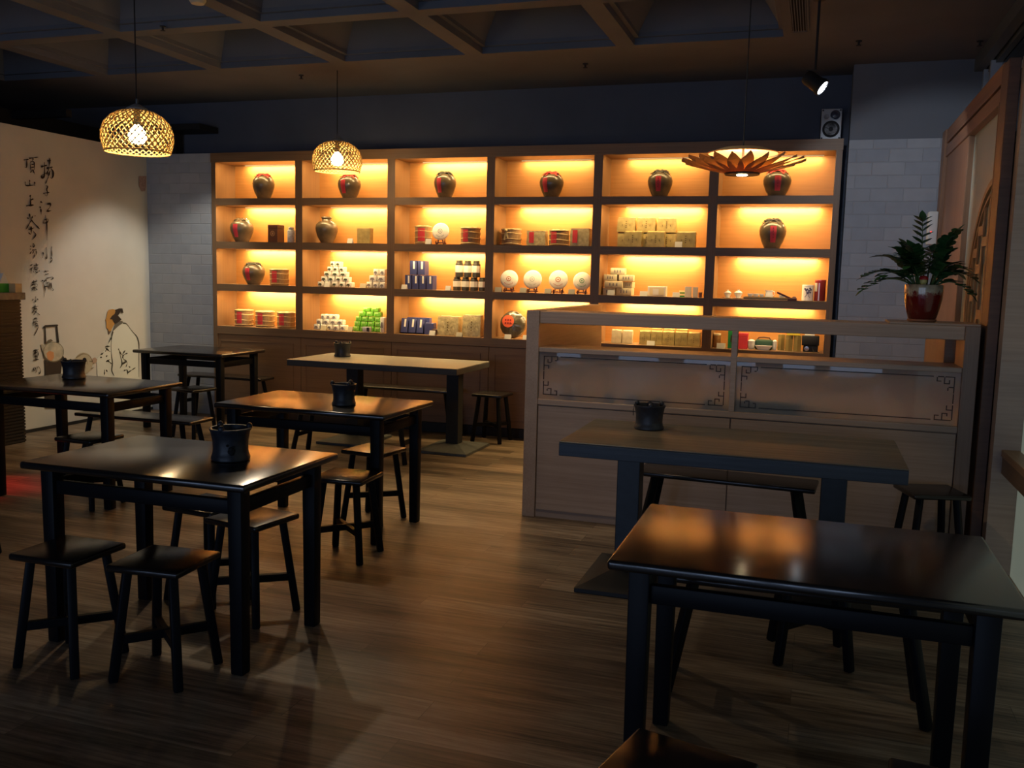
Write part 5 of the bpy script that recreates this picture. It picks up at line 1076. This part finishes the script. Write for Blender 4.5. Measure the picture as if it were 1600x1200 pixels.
# ------------------------------------------------------------------ reception desk by the mural
desk = thing('reception_desk', 'dark ribbed reception desk with a stone top against the mural', 'desk', (-6.455, 5.0, 0))
M_RIB = plain('dark_ribbed_panel', (0.016, 0.010, 0.008), 0.5)
MB().box(-0.30, 0.0, -1.6, 1.105, 0.0, 1.235).build('body', M_RIB, desk)
rb = MB()
for i in range(44): rb.box(0.0, 0.012, -1.6, 1.105, 0.01+i*0.028, 0.026+i*0.028)
for i in range(44): rb.box(-0.30, 0.0, 1.105, 1.115, 0.01+i*0.028, 0.026+i*0.028)
rb.build('ribbed_cladding', M_RIB, desk)
MB().box(-0.315, 0.035, -1.6, 1.135, 1.235, 1.295).build('stone_top', plain('grey_stone_top', (0.14, 0.13, 0.12), 0.45, var=0.25, vscale=25), desk, bevel=0.004, seg=2)
tb = thing('tissue_box', 'green tissue box with a white tissue on the reception desk', 'tissue box', (-6.535, 6.02, 1.2955))
MB().box(-0.055, 0.02, -0.06, 0.06, 0, 0.075).build('box', plain('bright_green_card', (0.05, 0.35, 0.03), 0.5), tb, bevel=0.003)
tis = MB().hexa([(-.04, -.05, .075), (.01, -.05, .075), (.01, .04, .075), (-.04, .04, .075)], [(-.03, -.05, .15), (.03, -.02, .165), (.0, .03, .13), (-.05, .02, .15)])
tis.build('tissue', plain('tissue_paper', (0.62, 0.68, 0.72), 0.9), tb, sub=2)
cbx = MB().box(-0.035, 0.035, -0.035, 0.035, 0, 0.075).build('small_box', plain('tan_card', (0.62, 0.45, 0.24), 0.6), None, bevel=0.002, loc=(-6.475, 6.085, 1.2955))
tag(cbx, 'small tan box beside the tissue box on the reception desk', 'box')

# ------------------------------------------------------------------ tea wares on the shelves
def camdir(x, y): return math.atan2(-y, -x)
def jar(x, y, z, w, h, d, rz, label, group, ex):
    rib, lab = ex.split(',')
    t = thing('wine_jar', label, 'jar', (x, y, z), 0, group)
    r = w/2
    if rib == 'neck': prof = [(.50, 0), (.54, .03), (.80, .22), (.97, .45), (1.0, .56), (.93, .70), (.70, .80), (.46, .84), (.40, .90), (.46, .93), (.50, .955), (.46, .985), (.36, 1.0), (1e-6, .97)]
    else: prof = [(.54, 0), (.58, .03), (.80, .24), (.97, .47), (1.0, .60), (.94, .74), (.76, .85), (.55, .91), (.47, .93), (.47, .96), (.40, .965), (1e-6, .95)]
    P = [(a*r, b*h) for a, b in prof]
    MB().lathe(P, 40).build('vessel', M_JAR, t, smooth=True)
    if rib in ('red', 'black', 'none'):
        mt = M_REDCLOTH if rib == 'red' else (M_BLKCLOTH if rib == 'black' else M_JAR)
        c = MB().lathe([(.66*r, .895*h), (.62*r, .915*h), (.50*r, .945*h), (.46*r, .975*h), (.30*r, .995*h), (1e-6, 1.0*h)], 28)
        for v in c.bm.verts:
            v.co.z += 0.012*math.sin(5*math.atan2(v.co.y, v.co.x)+x*9)*min(1, v.co.xy.length/(.6*r)); v.co.xy *= 1+0.08*math.sin(8*math.atan2(v.co.y, v.co.x)+x)
        c.build('cloth_cover', mt, t, smooth=True)
        if rib != 'none':
            MB().tube([((.50*r)*math.cos(2*pi*i/24), (.50*r)*math.sin(2*pi*i/24), .945*h) for i in range(25)], 0.006, 6, caps=False).build('ribbon', mt, t, smooth=True)
            a = camdir(x, y)
            for da, dl in ((-.5, .30), (.4, .34), (.9, .26), (-1.0, .22)):
                p0 = Vector((.5*r*math.cos(a+da), .5*r*math.sin(a+da), .95*h)); p1 = Vector((.86*r*math.cos(a+da*1.3), .86*r*math.sin(a+da*1.3), (.93-dl*.35)*h))
                MB().bar(p0, p1, 0.018, 0.003, up=(0, 0, 1)).build('ribbon_tail', mt, t)
    if lab in ('left', 'mid'):
        a = camdir(x, y)+(-0.62 if lab == 'left' else (-0.16 if x < -.9 else 0.05))
        da = 0.23 if lab == 'mid' else 0.23
        lp = [(p[0]+0.0012, p[1]) for p in P if .22*h <= p[1] <= .80*h]
        lp = [(P[2][0]*0.98+.0012, .20*h)]+lp
        MB().lathe(lp, 8, None, a-da, a+da, cap=False).build('paper_label', M_RED, t, smooth=True)
        if lab == 'mid':
            q = MB()
            rr = r*1.0+0.0025
            for i in range(4):
                zz = (.36+.10*i)*h
                q.cbox((rr*math.cos(a), rr*math.sin(a), zz), (0.003, 0.012, 0.014), None)
            q.build('lettering', M_INK, t)
def drum(x, y, z, w, h, d, rz, label, group, ex):
    t = thing('tea_bundle', label, 'tea bundle', (x, y, z+.002), RND.uniform(-.4, .4)*0, group)
    r = w/2
    MB().lathe([(r*.93, 0), (r*.97, .02*h), (r*.94, .14*h), (r*.99, .28*h), (r*.95, .46*h), (r*.99, .62*h), (r*.95, .78*h), (r*.97, .90*h), (r*.9, .93*h), (1e-6, .94*h)], 26).jitter(.0015).build('sheath', M_BAMBOO, t, smooth=True)
    for f in (.09, .36, .70):
        MB().tube([((r*.985)*math.cos(2*pi*i/26), (r*.985)*math.sin(2*pi*i/26), f*h+.003*math.sin(i*.7)) for i in range(27)], .0042, 6, caps=False).build('band', M_BAND, t, smooth=True)
    MB().lathe([(r*.97, .90*h), (r*1.02, .93*h), (r*1.0, .975*h), (r*.7, h), (1e-6, h)], 26).jitter(.002).build('top_wrap', M_BAND, t, smooth=True)
    a = camdir(x, y)-0.55
    if ex in ('small', 'big'):
        da = .30 if ex == 'small' else .42
        MB().lathe([(r*.99+.002, .16*h), (r*1.0+.002, .5*h), (r*.99+.002, .86*h)], 8, None, a-da+(.3 if ex == 'big' else 0), a+da+(.3 if ex == 'big' else 0), cap=False).build('paper_label', M_RED, t, smooth=True)
    if ex == 'tie':
        k = MB()
        p = Vector((r*1.0*math.cos(a), r*1.0*math.sin(a), .86*h))
        k.sphere(p, .016, 10, 6)
        k.bar(p, p+Vector((-.012, -.008, -.09)), .014, .003, up=(0, 1, 0)).bar(p, p+Vector((.02, -.008, -.075)), .014, .003, up=(0, 1, 0))
        k.build('tie', M_BAND, t, smooth=True)
def cake(x, y, z, w, h, d, rz, label, group, ex):
    if ex == 'dark':
        t = thing('tea_cake', label, 'tea cake', (x, y, z), 0, None)
        r = h/2; tilt = Matrix.Translation((0, 0, r)) @ Matrix.Rotation(pi/2-.10, 4, 'X')
        b = MB().lathe([(1e-6, -.045), (r*.6, -.045), (r*.92, -.030), (r, 0), (r*.94, .028), (r*.65, .050), (1e-6, .056)], 36, tilt).jitter(.003)
        b.build('wrapped_cake', plain('dark_leaf_cling_wrap', (.075, .062, .04), .22, var=.5, vscale=18, bump=.8, coat=.7), t, smooth=True)
        rd = MB().lathe([(.058, .054), (.058, .0575), (1e-6, .0575)], 30, tilt @ Matrix.Translation((-.035, .025, 0)))
        ol = rd.build('round_label', plain('orange_red_label', (.72, .11, .04), .5), t)
        q = MB()
        for i in range(3):
            for j in range(2): q.cbox((-.035+(-1+i)*.024, .037-.03*j, .058), (.015, .018, .002), tilt)
        q.build('lettering', plain('dark_red_print', (.25, .02, .015), .5), ol)
        return
    r = w/2
    az = camdir(x, y)+pi/2
    Z = Matrix.Rotation(az*0.35, 4, 'Z')
    st = thing('display_stand', 'dark red wooden easel holding the ' + ('lone white tea cake of the second row' if 'second row' in label else label.split(', ')[1].split()[0]+' white tea cake in the row of four'), 'stand', (x, y, z-0.035 if False else z-(.04 if 'second row' in label else .035)), az*0.35, 'easels under the tea cakes')
    zz = .04 if 'second row' in label else .035
    MB().bar((-r*.42, .022, .006), (-r*.30, .034, zz+r*.9), .010, .010).build('leg', M_DKWOOD, st)
    MB().bar((r*.42, .022, .006), (r*.30, .034, zz+r*.9), .010, .010).build('leg', M_DKWOOD, st)
    MB().bar((0, .085, .006), (0, .040, zz+r*1.1), .010, .010).build('leg', M_DKWOOD, st)
    MB().cbox((0, -.006, zz*.42), (r*1.15, .070, .010)).cbox((-r*.42, -.046, zz*.5), (.012, .010, .034)).cbox((r*.42, -.046, zz*.5), (.012, .010, .034)).cbox((-r*.42, -.03, .008), (.014, .014, .014)).cbox((r*.42, -.03, .008), (.014, .014, .014)).build('cradle', M_DKWOOD, st, bevel=.002, seg=1)
    t = thing('tea_cake', label, 'tea cake', (x, y, z), az*0.35, group)
    tilt = Matrix.Translation((0, -.012, r)) @ Matrix.Rotation(pi/2-.16, 4, 'X')
    MB().lathe([(1e-6, -.014), (r*.8, -.014), (r*.97, -.006), (r, .002), (r*.96, .010), (r*.80, .017), (1e-6, .021)], 40, tilt).build('wrapper', plain('tea_cake_wrapper', (.80, .77, .72), .6, var=.06, vscale=40) if 'tea_cake_wrapper' not in bpy.data.materials else bpy.data.materials['tea_cake_wrapper'], t, smooth=True)
    cm = {'red': (.45, .10, .04), 'green': (.10, .30, .16), 'plain': (.45, .45, .42)}.get(ex, (.30, .30, .32))
    rm = plain('seal_print', cm, .6)
    MB().lathe([(r*.20, .0205), (r*.27, .0208), (r*.27, .0220), (r*.20, .0222), (r*.20, .0205)], 28, tilt, cap=False).build('seal_ring', rm, t)
    q = MB().cbox((0, 0, .0218), (r*.14, r*.14, .0015), tilt)
    for i in range(7):
        a = -pi/2-.75+i*.25
        q.cbox((r*.62*math.cos(a), r*.62*math.sin(a), .0195), (r*.07, r*.09, .0015), tilt)
    q.build('lettering', rm, t)
def card(x, y, z, w, h, d, rz, label, group, ex):
    mt = {'yellow': M_CREAM, 'grey': M_GREYCARD}.get(ex, M_PAPER)
    o = MB().hexa([(-w/2, -.012, 0), (w/2, -.012, 0), (w/2, -.010, 0), (-w/2, -.010, 0)], [(-w/2, .004, h), (w/2, .004, h), (w/2, .006, h), (-w/2, .006, h)])
    o.hexa([(-w/2, .020, 0), (w/2, .020, 0), (w/2, .022, 0), (-w/2, .022, 0)], [(-w/2, .004, h), (w/2, .004, h), (w/2, .006, h), (-w/2, .006, h)])
    o = o.build('price_card', mt, None, loc=(x, y-.005, z)); tag(o, label, 'card', group)
    q = MB()
    for i in range(3): q.cbox((0, -.0085+.0135*(.30+.2*i), h*(.30+.2*i)), (w*(.66-.1*(i == 0)), .0022, h*.07))
    q.build('lettering', M_PRINTK, o)
M_GOLDINK = plain('brown_print', (.13, .085, .03), .6)
def softbox(w, h, d, amt, top=.75, bev=.012):
    b = MB().hexa([(-w/2, -d/2, 0), (w/2, -d/2, 0), (w/2, d/2, 0), (-w/2, d/2, 0)], [(-w/2*.97, -d/2*top, h), (w/2*.97, -d/2*top, h), (w/2*.97, d/2*top, h), (-w/2*.97, d/2*top, h)])
    bmesh.ops.subdivide_edges(b.bm, edges=b.bm.edges, cuts=4, use_grid_fill=True)
    for v in b.bm.verts:
        k = 1 if v.co.z > .004 else 0
        v.co += Vector((RND.uniform(-amt, amt), RND.uniform(-amt, amt), RND.uniform(-amt, amt)*k))
    return b
def packet(x, y, z, w, h, d, rz, label, group, ex):
    t = thing('tea_packet', label, 'tea packet', (x, y, z), RND.uniform(-.06, .06), group or None)
    mt = {'gold': M_GOLD, 'red': M_FOIL, 'foil': M_FOIL, 'cream': M_BRICKP}[ex]
    softbox(w*.97, h*.93 if ex in ('gold', 'cream') else h, d, .0035 if ex in ('foil', 'red') else .0018, .80).build('wrapper', mt, t, bevel=0, smooth=True)
    if ex in ('gold', 'cream'):
        MB().hexa([(-w*.46, -.02, h*.90), (w*.46, -.02, h*.90), (w*.46, .02, h*.90), (-w*.46, .02, h*.90)], [(-w*.47, -.004, h), (w*.47, -.004, h), (w*.47, .004, h), (-w*.47, .004, h)]).build('folded_top', mt, t)
    if ex == 'red':
        MB().cbox((-w*.22, -d/2*.93-.004, h*.55), (w*.24, .004, h*.72)).build('paper_label', M_RED, t)
        if h > .13: pass
    if ex in ('gold', 'foil'):
        q = MB(); n = 4
        for i in range(n): q.cbox((0, -d/2*(.98-.17*(.3+.13*i))-.0035, h*(.30+.13*i)), (w*.06, .002, h*.055))
        q.cbox((-w*.2, -d/2*.9-.003, h*.45), (w*.025, .002, h*.12))
        q.cbox((w*.2, -d/2*.9-.003, h*.45), (w*.025, .002, h*.12))
        q.build('lettering', M_GOLDINK, t)
def pack(x, y, z, w, h, d, rz, label, group, ex):
    t = thing('tea_pack', label, 'tea pack', (x, y, z), RND.uniform(-.05, .05), group or None)
    mt = {'wg': M_PACKW, 'wk': M_PACKW, 'gr': M_PACKG, 'sv': plain('silver_pack', (.55, .55, .62), .35) if ex == 'sv' else None}[ex]
    MB().box(-w*.49, w*.49, -d/2, d/2, 0, h*.98).build('wrapper', mt, t, bevel=min(.008, h*.14), seg=2, smooth=True)
    pm = {'wg': M_PRINTG, 'wk': M_PRINTK, 'gr': plain('light_green_print', (.42, .62, .25), .4) if 'light_green_print' not in bpy.data.materials else bpy.data.materials['light_green_print'], 'sv': M_BLACK}[ex]
    q = MB()
    if ex == 'gr':
        q.cbox((-w*.05, -d/2-.001, h*.74), (w*.55, .003, h*.26))
    elif ex == 'sv':
        q.cbox((w*.28, -d/2-.001, h*.5), (w*.34, .003, h*.7))
    else:
        # a printed tree: crown over a trunk
        q.hexa([(-w*.42, -d/2-.0015, h*.30), (w*.26, -d/2-.0015, h*.30), (w*.26, -d/2, h*.30), (-w*.42, -d/2, h*.30)], [(-w*.22, -d/2-.0015, h*.66), (w*.12, -d/2-.0015, h*.66), (w*.12, -d/2, h*.66), (-w*.22, -d/2, h*.66)])
        q.cbox((-w*.02, -d/2-.001, h*.18), (w*.10, .003, h*.24))
    q.build('printed_mark', pm, t)
def bluebox(x, y, z, w, h, d, rz, label, group, ex):
    t = thing('tea_box', label, 'tea box', (x, y, z), 0, group or None)
    M = Matrix.Rotation(-.22, 4, 'X') if ex == 'lean' else Matrix()
    MB().box(-w*.485, w*.485, -d/2, d/2, 0 if ex != 'lean' else .006, h*.99, M).build('carton', M_BLUE, t, bevel=.002, seg=1)
    if ex != 'plain':
        MB().box(-w*.03, w*.23, -d/2-.0012, -d/2, h*.42, h*.94, M).build('label_strip', M_PAPER, t)
def caddy(x, y, z, w, h, d, rz, label, group, ex):
    t = thing('tea_caddy', label, 'tea caddy', (x, y, z), pi/8, group)
    r = w/2*1.0
    MB().lathe([(r*.96, 0), (r, .02*h), (r, .80*h), (r*.93, .84*h), (1e-6, .84*h)], 8).build('canister', M_CHAR, t)
    MB().lathe([(r*1.004+.001, .28*h), (r*1.004+.001, .70*h)], 8, None, cap=False).build('paper_band', M_PAPER, t)
    MB().lathe([(r*.78, .84*h), (r*.80, .86*h), (r*.80, .97*h), (r*.74, h), (1e-6, h)], 8).build('lid', M_CHAR, t)
def brick(x, y, z, w, h, d, rz, label, group, ex):
    t = thing('tea_brick', label, 'tea brick', (x, y, z), RND.uniform(-.08, .08), group)
    MB().box(-w*.48, w*.48, -d/2, d/2, 0, h*.98).build('wrapper', M_BRICKP, t, bevel=.006, seg=2, smooth=True)
    q = MB()
    for i in range(3): q.cbox(((-.18+.18*i)*w, -d/2-.0005, h*.5), (w*.07, .003, h*.4))
    q.build('lettering', M_PRINTK, t)
def canister(x, y, z, w, h, d, rz, label, group, ex):
    t = thing('tea_canister', label, 'canister', (x, y, z), 0, None)
    r = w/2; a = camdir(x, y)
    mt = {'silver': M_SILVER, 'blossom': M_WHITE, 'red': plain('dark_red_canister', (.24, .02, .025), .25), 'bamboo': M_BAMBOOCAN}[ex]
    if ex == 'silver':
        MB().lathe([(r*.96, 0), (r, .02*h), (r, .76*h), (r*.8, .82*h), (r*.62, .84*h), (1e-6, .84*h)], 28).build('body', mt, t, smooth=True)
        MB().lathe([(r*.66, .84*h), (r*.70, .86*h), (r*.70, .98*h), (r*.62, h), (1e-6, h)], 28).build('lid', M_ALU, t, smooth=True)
        return
    MB().lathe([(r*.97, 0), (r, .01*h), (r, .86*h), (1e-6, .86*h)], 32).build('body', mt, t, smooth=True)
    MB().lathe([(r*1.0, .862*h), (r*1.012, .87*h), (r*1.012, .985*h), (r*.97, h), (1e-6, h)], 32).build('lid', {'silver': M_ALU, 'blossom': M_WHITE, 'bamboo': M_CREAM}.get(ex, mt), t, smooth=True)
    if ex == 'blossom':
        q = MB(); rr = r+.0015
        def wp(u, v): return (rr*math.cos(a+u), rr*math.sin(a+u), v*h)
        q.tube([wp(-.5, .22), wp(-.1, .40), wp(.2, .62), wp(.6, .74)], .0022, 5).tube([wp(-.1, .40), wp(-.35, .62), wp(-.5, .74)], .002, 5).tube([wp(.2, .62), wp(.1, .30), wp(.4, .2)], .0018, 5)
        for u, v in ((-.5, .74), (-.3, .66), (.2, .64), (.55, .70), (.35, .78), (.0, .5), (-.1, .72), (.4, .52)): q.sphere(wp(u, v), .008, 8, 5)
        q.build('blossom_print', plain('indigo_print', (.07, .07, .16), .4), t, smooth=True)
    if ex == 'red':
        MB().lathe([(r+.0012, .02*h), (r+.0012, .85*h)], 4, None, a-.28, a-.05, cap=False).build('violet_stripe', plain('violet_print', (.40, .34, .62), .3), t, smooth=True)
        MB().lathe([(r+.0012, .45*h), (r+.0012, .85*h)], 4, None, a-1.15, a-.5, cap=False).build('paper_label', M_GREYCARD, t, smooth=True)
def cartonbox(name, mat_of, cat='box'):
    def f(x, y, z, w, h, d, rz, label, group, ex):
        m = mat_of(ex)
        t = thing(name, label, cat, (x, y, z), 0, group or None)
        MB().box(-w/2, w/2, -d/2, d/2, 0, h*.80).build('carton', m, t, bevel=.002, seg=1)
        MB().box(-w/2-.0008, w/2+.0008, -d/2-.0008, d/2+.0008, h*.80, h).build('lid', m, t, bevel=.002, seg=1)
        if name == 'gift_box' and ex == '' and m is M_DKBROWN:
            MB().lathe([(w*.20, 0), (w*.24, .0015), (w*.18, .0015), (w*.18, 0)], 24, Matrix.Translation((0, -d/2, h*.5)) @ Matrix.Rotation(pi/2, 4, 'X'), cap=False).cbox((0, -d/2-.0005, h*.5), (w*.16, .002, w*.2)).build('emblem', plain('faded_gold', (.30, .17, .09), .5), t)
        if ex == 'green':
            MB().cbox((w*.12, -d/2-.001, h*.55), (w*.30, .002, h*.38)).build('printed_figure', M_INK, t)
    return f
darkbox = cartonbox('gift_box', lambda ex: {'green': M_GREENBOX, 'red': M_RED}.get(ex, M_DKBROWN))
goldbox = cartonbox('tea_gift_box', lambda ex: M_GOLD)
def giftbox(x, y, z, w, h, d, rz, label, group, ex):
    t = thing('gift_box', label, 'box', (x, y, z), 0)
    MB().box(-w/2, w/2, -d/2, d/2, 0, h).build('carton', M_PAPER, t, bevel=.002, seg=1)
    MB().cbox((0, -d/2-.001, h*.5), (w*.78, .002, h*.72)).build('window', M_CREAM, t)
    MB().cbox((-w*.05, -d/2-.0025, h*.45), (w*.32, .003, h*.6)).build('paper_band', M_WHITE, t)
def booklet(x, y, z, w, h, d, rz, label, group, ex):
    t = thing('booklet', label, 'booklet', (x, y, z), .15, group)
    MB().box(-w*.45, w*.45, -d/2, d/2, 0, h).build('cover', M_PAPER, t)
    MB().box(w*.28, w*.36, -d/2-.001, -d/2, h*.1, h*.9).build('spine_print', M_CREAM, t)
def cardstack(x, y, z, w, h, d, rz, label, group, ex):
    t = thing('card_stack', label, 'cards', (x, y, z), 0)
    for i in range(4): MB().box(-w/2, w/2, -d/2, d/2, i*h/4, (i+.8)*h/4).build('card', M_GREENBOX if i % 2 == 0 else M_CREAM, t)
def gaiwan(x, y, z, w, h, d, rz, label, group, ex):
    t = thing('lidded_tea_bowl', label, 'tea bowl', (x, y, z), 0, group)
    r = w/2
    MB().lathe([(r*.45, 0), (r*.9, .05*h), (r*1.0, .12*h), (r*.95, .13*h), (r*.4, .07*h), (1e-6, .07*h)], 28).build('saucer', M_WHITE, t, smooth=True)
    MB().lathe([(r*.36, .075*h), (r*.40, .12*h), (r*.62, .34*h), (r*.84, .62*h), (r*.88, .64*h), (r*.80, .62*h), (1e-6, .5*h)], 28).build('bowl', M_WHITE, t, smooth=True)
    MB().lathe([(r*.76, .64*h), (r*.72, .69*h), (r*.42, .82*h), (r*.18, .87*h), (r*.16, .92*h), (r*.26, 1.0*h), (1e-6, 1.0*h)], 28).build('lid', M_WHITE, t, smooth=True)
def tray(x, y, z, w, h, d, rz, label, group, ex):
    t = thing('tea_tray', label, 'tray', (x, y, z), 0)
    MB().box(-w/2, w/2, -d/2, d/2, 0, .014).build('board', M_CHAR, t, bevel=.002, seg=1)
    e = MB().box(-w/2, w/2, -d/2, -d/2+.006, .014, .022).box(-w/2, w/2, d/2-.006, d/2, .014, .022).box(-w/2, -w/2+.006, -d/2+.006, d/2-.006, .014, .022).box(w/2-.006, w/2, -d/2+.006, d/2-.006, .014, .022)
    e.build('rim', plain('khaki_rim', (.25, .19, .08), .5), t)
def cup(x, y, z, w, h, d, rz, label, group, ex):
    r = w/2
    if ex == 'big': prof = [(r*.6, 0), (r*.85, .12*h), (r, .5*h), (r*.98, .78*h), (r*1.02, .80*h), (r*1.02, .86*h), (r*.5, .97*h), (1e-6, h)]
    else: prof = [(r*.5, 0), (r*.55, .08*h), (r*.9, .6*h), (r, h), (r*.93, h), (r*.5, .2*h), (1e-6, .15*h)]
    o = MB().lathe(prof, 24).build('tea_cup', M_WHITE, None, smooth=True, loc=(x, y, z)); tag(o, label, 'cup', group or None)
def pitcher(x, y, z, w, h, d, rz, label, group, ex):
    t = thing('pitcher', label, 'pitcher', (x, y, z), 0)
    r = w/2*.85
    b = MB().lathe([(r*1.0, 0), (r*1.05, .05*h), (r*.92, .5*h), (r*.85, .85*h), (r*.98, h), (r*.9, h), (r*.75, .8*h), (r*.8, .1*h), (1e-6, .08*h)], 28)
    for v in b.bm.verts:
        if v.co.z > .85*h and v.co.x < -.6*r: v.co.x -= .012
    b.build('body', M_WHITE, t, smooth=True)
    MB().tube([(r*.9, 0, .85*h), (r*1.35, 0, .8*h), (r*1.4, 0, .45*h), (r*.98, 0, .25*h)], .004, 8).build('handle', M_WHITE, t, smooth=True)
def tong(x, y, z, w, h, d, rz, label, group, ex):
    t = thing('tea_tongs', label, 'tongs', (x, y, z), 0)
    MB().bar((-w*.5, .02, h*.96), (w*.25, 0, h*.16), .014, .008).build('arm', M_DKWOOD, t)
    MB().bar((-w*.48, -.0, h*.9), (w*.28, -.02, h*.12), .014, .008).build('arm', M_DKWOOD, t)
    MB().box(w*.02, w*.46, -.045, .02, 0, .02).hexa([(w*.2, -.03, .02), (w*.46, -.03, .02), (w*.46, .01, .02), (w*.2, .01, .02)], [(w*.28, -.02, .034), (w*.40, -.02, .034), (w*.40, 0, .034), (w*.28, 0, .034)]).build('rest', M_DKWOOD, t, bevel=.003)
def case(x, y, z, w, h, d, rz, label, group, ex):
    t = thing('travel_case', label, 'case', (x, y, z), 0)
    MB().box(-w/2, w/2, -d/2, d/2, 0, h*.82).build('shell', M_DKGREEN, t, bevel=.018, seg=3, smooth=True)
    MB().tube([(-w*.36, 0, h*.80), (-w*.3, 0, h*.98), (0, 0, h*1.02), (w*.3, 0, h*.98), (w*.36, 0, h*.80)], .006, 8).build('handle', M_DKWOOD, t, smooth=True)
def saucer(x, y, z, w, h, d, rz, label, group, ex):
    b = MB().lathe([(w*.30, 0), (w*.36, .3*h), (w*.5, h), (w*.48, h), (w*.30, .45*h), (1e-6, .4*h)], 36)
    for v in b.bm.verts: v.co.y *= .45
    o = b.build('oval_dish', M_WHITE, None, smooth=True, loc=(x, y, z)); tag(o, label, 'dish')
def hexbox(x, y, z, w, h, d, rz, label, group, ex):
    t = thing('faceted_box', label, 'tea box', (x, y, z), pi/6, group)
    r = w/2*1.08*.98
    MB().lathe([(r, 0), (r, .78*h), (1e-6, .78*h)], 6).build('carton', M_OLIVE, t)
    MB().lathe([(r*1.012, .785*h), (r*1.012, h), (1e-6, h)], 6).build('lid', M_OLIVE, t)
def yellowbox(x, y, z, w, h, d, rz, label, group, ex):
    o = MB().box(-w/2, w/2, -d/2, d/2, 0, h).build('yellow_pack', M_YELLOW, None, bevel=.003, loc=(x, y, z)); tag(o, label, 'pack')
def grinder(x, y, z, w, h, d, rz, label, group, ex):
    t = thing('appliance', label, 'appliance', (x, y, z), 0)
    MB().box(-w/2, w/2, -d/2, d/2, h*.40, h).build('upper_body', M_BLACK, t, bevel=.006, seg=2, smooth=True)
    MB().box(-w*.40, w*.45, -d*.4, d*.4, 0, h*.40).build('lower_body', M_BLACK, t, bevel=.006, seg=2, smooth=True)
    MB().lathe([(.018, 0), (.020, .008), (1e-6, .009)], 20, Matrix.Translation((-w*.2, -d*.4, h*.2)) @ Matrix.Rotation(pi/2, 4, 'X')).build('dial', M_CHROME, t, smooth=True)
    MB().tube([(w*.1, -d*.42, h*.3), (w*.2, -d*.6, h*.05), (w*.45, -d*.6, h*.03), (w*.52, -d*.3, h*.02)], .003, 6).build('cable', M_BLACK, t, smooth=True)
def paper(x, y, z, w, h, d, rz, label, group, ex):
    o = MB().hexa([(-w*.46, -d/2, 0), (w/2, -d/2, 0), (w/2, d/2, 0), (-w*.46, d/2, 0)], [(-w*.38, -d/2, h), (w*.42, -d/2, h), (w*.42, d/2, h), (-w*.38, d/2, h)]).build('paper_stack', M_PAPER, None, bevel=.002, loc=(x, y, z)); tag(o, label, 'paper')
MAKERS = dict(jar=jar, drum=drum, cake=cake, card=card, packet=packet, pack=pack, bluebox=bluebox, caddy=caddy, brick=brick, canister=canister, darkbox=darkbox, goldbox=goldbox, giftbox=giftbox, booklet=booklet, cardstack=cardstack, gaiwan=gaiwan, tray=tray, cup=cup, pitcher=pitcher, tong=tong, case=case, saucer=saucer, hexbox=hexbox, yellowbox=yellowbox, grinder=grinder, paper=paper)
for kind, x, y, z, w, h, d, rz, label, group, ex in ITEMS:
    MAKERS[kind](x, y, z+0.0008, w, h, d, rz, label, group or None, ex)
